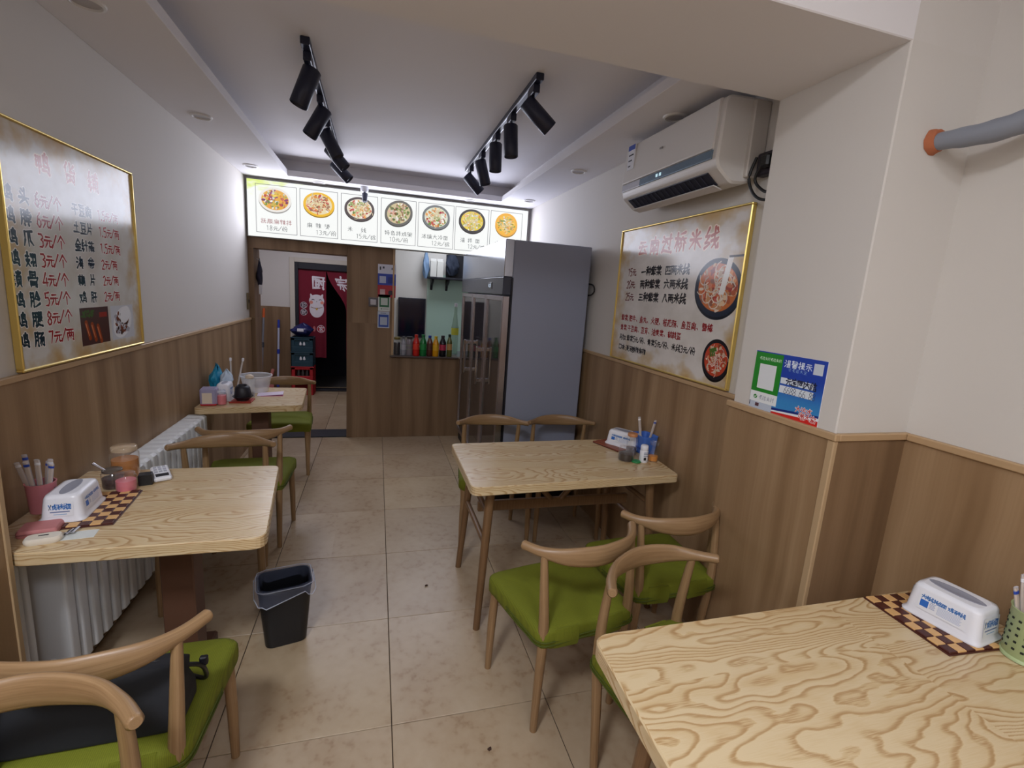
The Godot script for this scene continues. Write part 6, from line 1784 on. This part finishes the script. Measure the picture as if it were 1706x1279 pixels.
	obj("dark_sleeve", place(crumpled(Vector3(0.1, 0.3, 0.06), 63, 10, 18), Transform3D(Basis.IDENTITY, Vector3(0.34, 0.06, 0.0))), mat(rgb(36, 44, 62), 0.8), ja)
	var fv := thing("tall_glass_bottle", "tall pale green bottle with yellow band on the kitchen counter", "bottle", Vector3(0.80, 0.866, -4.0))
	obj("body", turned([Vector2(0, 0), Vector2(0.04, 0), Vector2(0.042, 0.3), Vector2(0.018, 0.46), Vector2(0.016, 0.56)], 16), film(Color(0.7, 0.85, 0.75), 0.55, 0.1), fv)
	obj("band", turned([Vector2(0.043, 0.22), Vector2(0.043, 0.3)], 16), mat(rgb(214, 214, 70), 0.5), fv)
	obj("neck_cap", turned([Vector2(0.018, 0.54), Vector2(0.019, 0.58), Vector2(0, 0.582)], 12), M.plastic, fv)

func prism_side(x: float) -> B:
	var m := B.new()
	m.slab(PackedVector2Array([Vector2(0.0, 1.72), Vector2(0.2, 1.72), Vector2(0.19, 1.69), Vector2(0.05, 1.64), Vector2(0.0, 1.55)]), x, x + 0.03, 0.002)
	# (a, h, b) -> (h, b, a)
	return place(m, Transform3D(Basis(Vector3(0, 0, 1), Vector3(1, 0, 0), Vector3(0, 1, 0)), Vector3.ZERO))

# ------------------------------------------------------------------ on the floor and the chairs
func floor_things() -> void:
	var t := thing("waste_bin", "black plastic waste bin with clear liner on the floor by the left table", "bin", Vector3(-0.45, 0, -0.56), 0.22)
	var ring := func(a: float, b: float, y: float, r: float) -> Array:
		var out := []
		for q in rounded([Vector2(-a, -b), Vector2(a, -b), Vector2(a, b), Vector2(-a, b)], [r, r, r, r], 5):
			out.append(Vector3(q.x, y, q.y))
		return out
	var m := B.new()
	m.skin([ring.call(0.078, 0.06, 0.0, 0.035), ring.call(0.084, 0.066, 0.008, 0.035), ring.call(0.106, 0.084, 0.27, 0.045), ring.call(0.110, 0.088, 0.276, 0.045), ring.call(0.110, 0.088, 0.286, 0.045), ring.call(0.102, 0.08, 0.286, 0.042), ring.call(0.08, 0.062, 0.012, 0.03)])
	obj("tub", m, mat(rgb(20, 22, 28), 0.4), t)
	var f := noise(93, 1.0, 2)
	var rings := []
	for k in 7:
		var rr := []
		var base: Array = ring.call(0.100, 0.078, 0.0, 0.042) if k < 3 else ring.call(0.112 + 0.001 * k, 0.09 + 0.001 * k, 0.0, 0.045)
		for i in base.size():
			var p: Vector3 = base[i]
			var a := atan2(p.x, p.z)
			var n1 := f.get_noise_2d(cos(a) * 3.0, sin(a) * 3.0)
			var drop := 0.03 + 0.095 * exp(-pow((a + 0.25) / 0.5, 2.0)) + 0.03 * n1
			var y := 0.19 + 0.05 * k if k < 2 else (0.29 if k < 4 else 0.29 - drop * (k - 3) / 3.0)
			var g := 1.0 + 0.03 * f.get_noise_3d(p.x * 40.0, p.z * 40.0, k * 1.5) + (0.025 if k > 3 else -0.01)
			rr.append(Vector3(p.x * g, y + 0.004 * n1, p.z * g))
		rings.append(rr)
	var lm := B.new()
	lm.skin(rings, false, false)
	obj("liner", lm, film(Color(0.62, 0.68, 0.84), 0.14, 0.28), t)
	var hem: Array = rings[6].duplicate()
	hem.append(hem[0])
	var tr := B.new()
	tr.tube(hem, same(0.0022, hem.size()), 5)
	obj("liner_hem", tr, film(Color(0.85, 0.88, 0.95), 0.6, 0.3), t)
	var top_hem: Array = rings[3].duplicate()
	top_hem.append(top_hem[0])
	var th := B.new()
	th.tube(top_hem, same(0.0016, top_hem.size()), 5)
	obj("liner_fold", th, film(Color(0.85, 0.88, 0.95), 0.5, 0.3), t)
	var b := thing("black_bag", "flat black fabric bag resting on the left front chair's seat", "bag", Vector3(-0.735, 0.462, 0.30), 0.02)
	var rb := []
	var nf := noise(17, 1.0, 2)
	for l in [[0.0, 0.93, 0.9], [0.012, 1.0, 1.0], [0.05, 1.0, 1.06], [0.09, 0.98, 0.95], [0.125, 0.96, 0.7], [0.14, 0.92, 0.4]]:
		var q := []
		for p in rounded([Vector2(-0.205, -0.065), Vector2(0.205, -0.065), Vector2(0.205, 0.065), Vector2(-0.205, 0.065)], [0.04, 0.04, 0.04, 0.04], 5):
			var w := nf.get_noise_3d(p.x * 9.0, l[0] * 12.0, p.y * 9.0)
			q.append(Vector3(p.x * l[1] * (1.0 + 0.05 * w), l[0] * (1.0 + 0.08 * w), p.y * l[2] * (1.0 + 0.25 * w) - l[0] * 0.12))
		rb.append(q)
	var bm := B.new()
	bm.skin(rb)
	obj("body", bm, M.bag, b)
	obj("zip", wire([Vector3(-0.17, 0.138, -0.02), Vector3(0.0, 0.144, -0.02), Vector3(0.17, 0.138, -0.02)], 0.003), M.black, b)
	obj("strap", wire([Vector3(0.18, 0.12, -0.02), Vector3(0.215, 0.09, -0.05), Vector3(0.222, 0.05, -0.075), Vector3(0.21, 0.006, -0.1), Vector3(0.15, 0.006, -0.13)], 0.006), M.black, b)
	obj("buckle", bx(Vector3(0.212, 0.075, -0.075), Vector3(0.232, 0.1, -0.06), 0.003), M.dark, b)
	var spots := [Vector3(0.205, 0.001, -0.83), Vector3(0.33, 0.001, 0.17)]
	for k in 2:
		var c := thing("floor_crumb", ["tiny dark crumb on the floor tiles by the middle right table's legs", "dark crumb on the tile near the front of the aisle"][k], "crumb", spots[k], 0.4, "crumbs on the floor")
		obj("speck", crumpled(Vector3(0.011, 0.008, 0.007), 3 + k, 6, 10), mat(rgb(70, 46, 34), 0.9), c)

func _ready() -> void:
	lights_and_camera()
	make_materials()
	setting()
	tables()
	chairs()
	fittings()
	wall_things()
	machines()
	tabletop_things()
	back_things()
	floor_things()
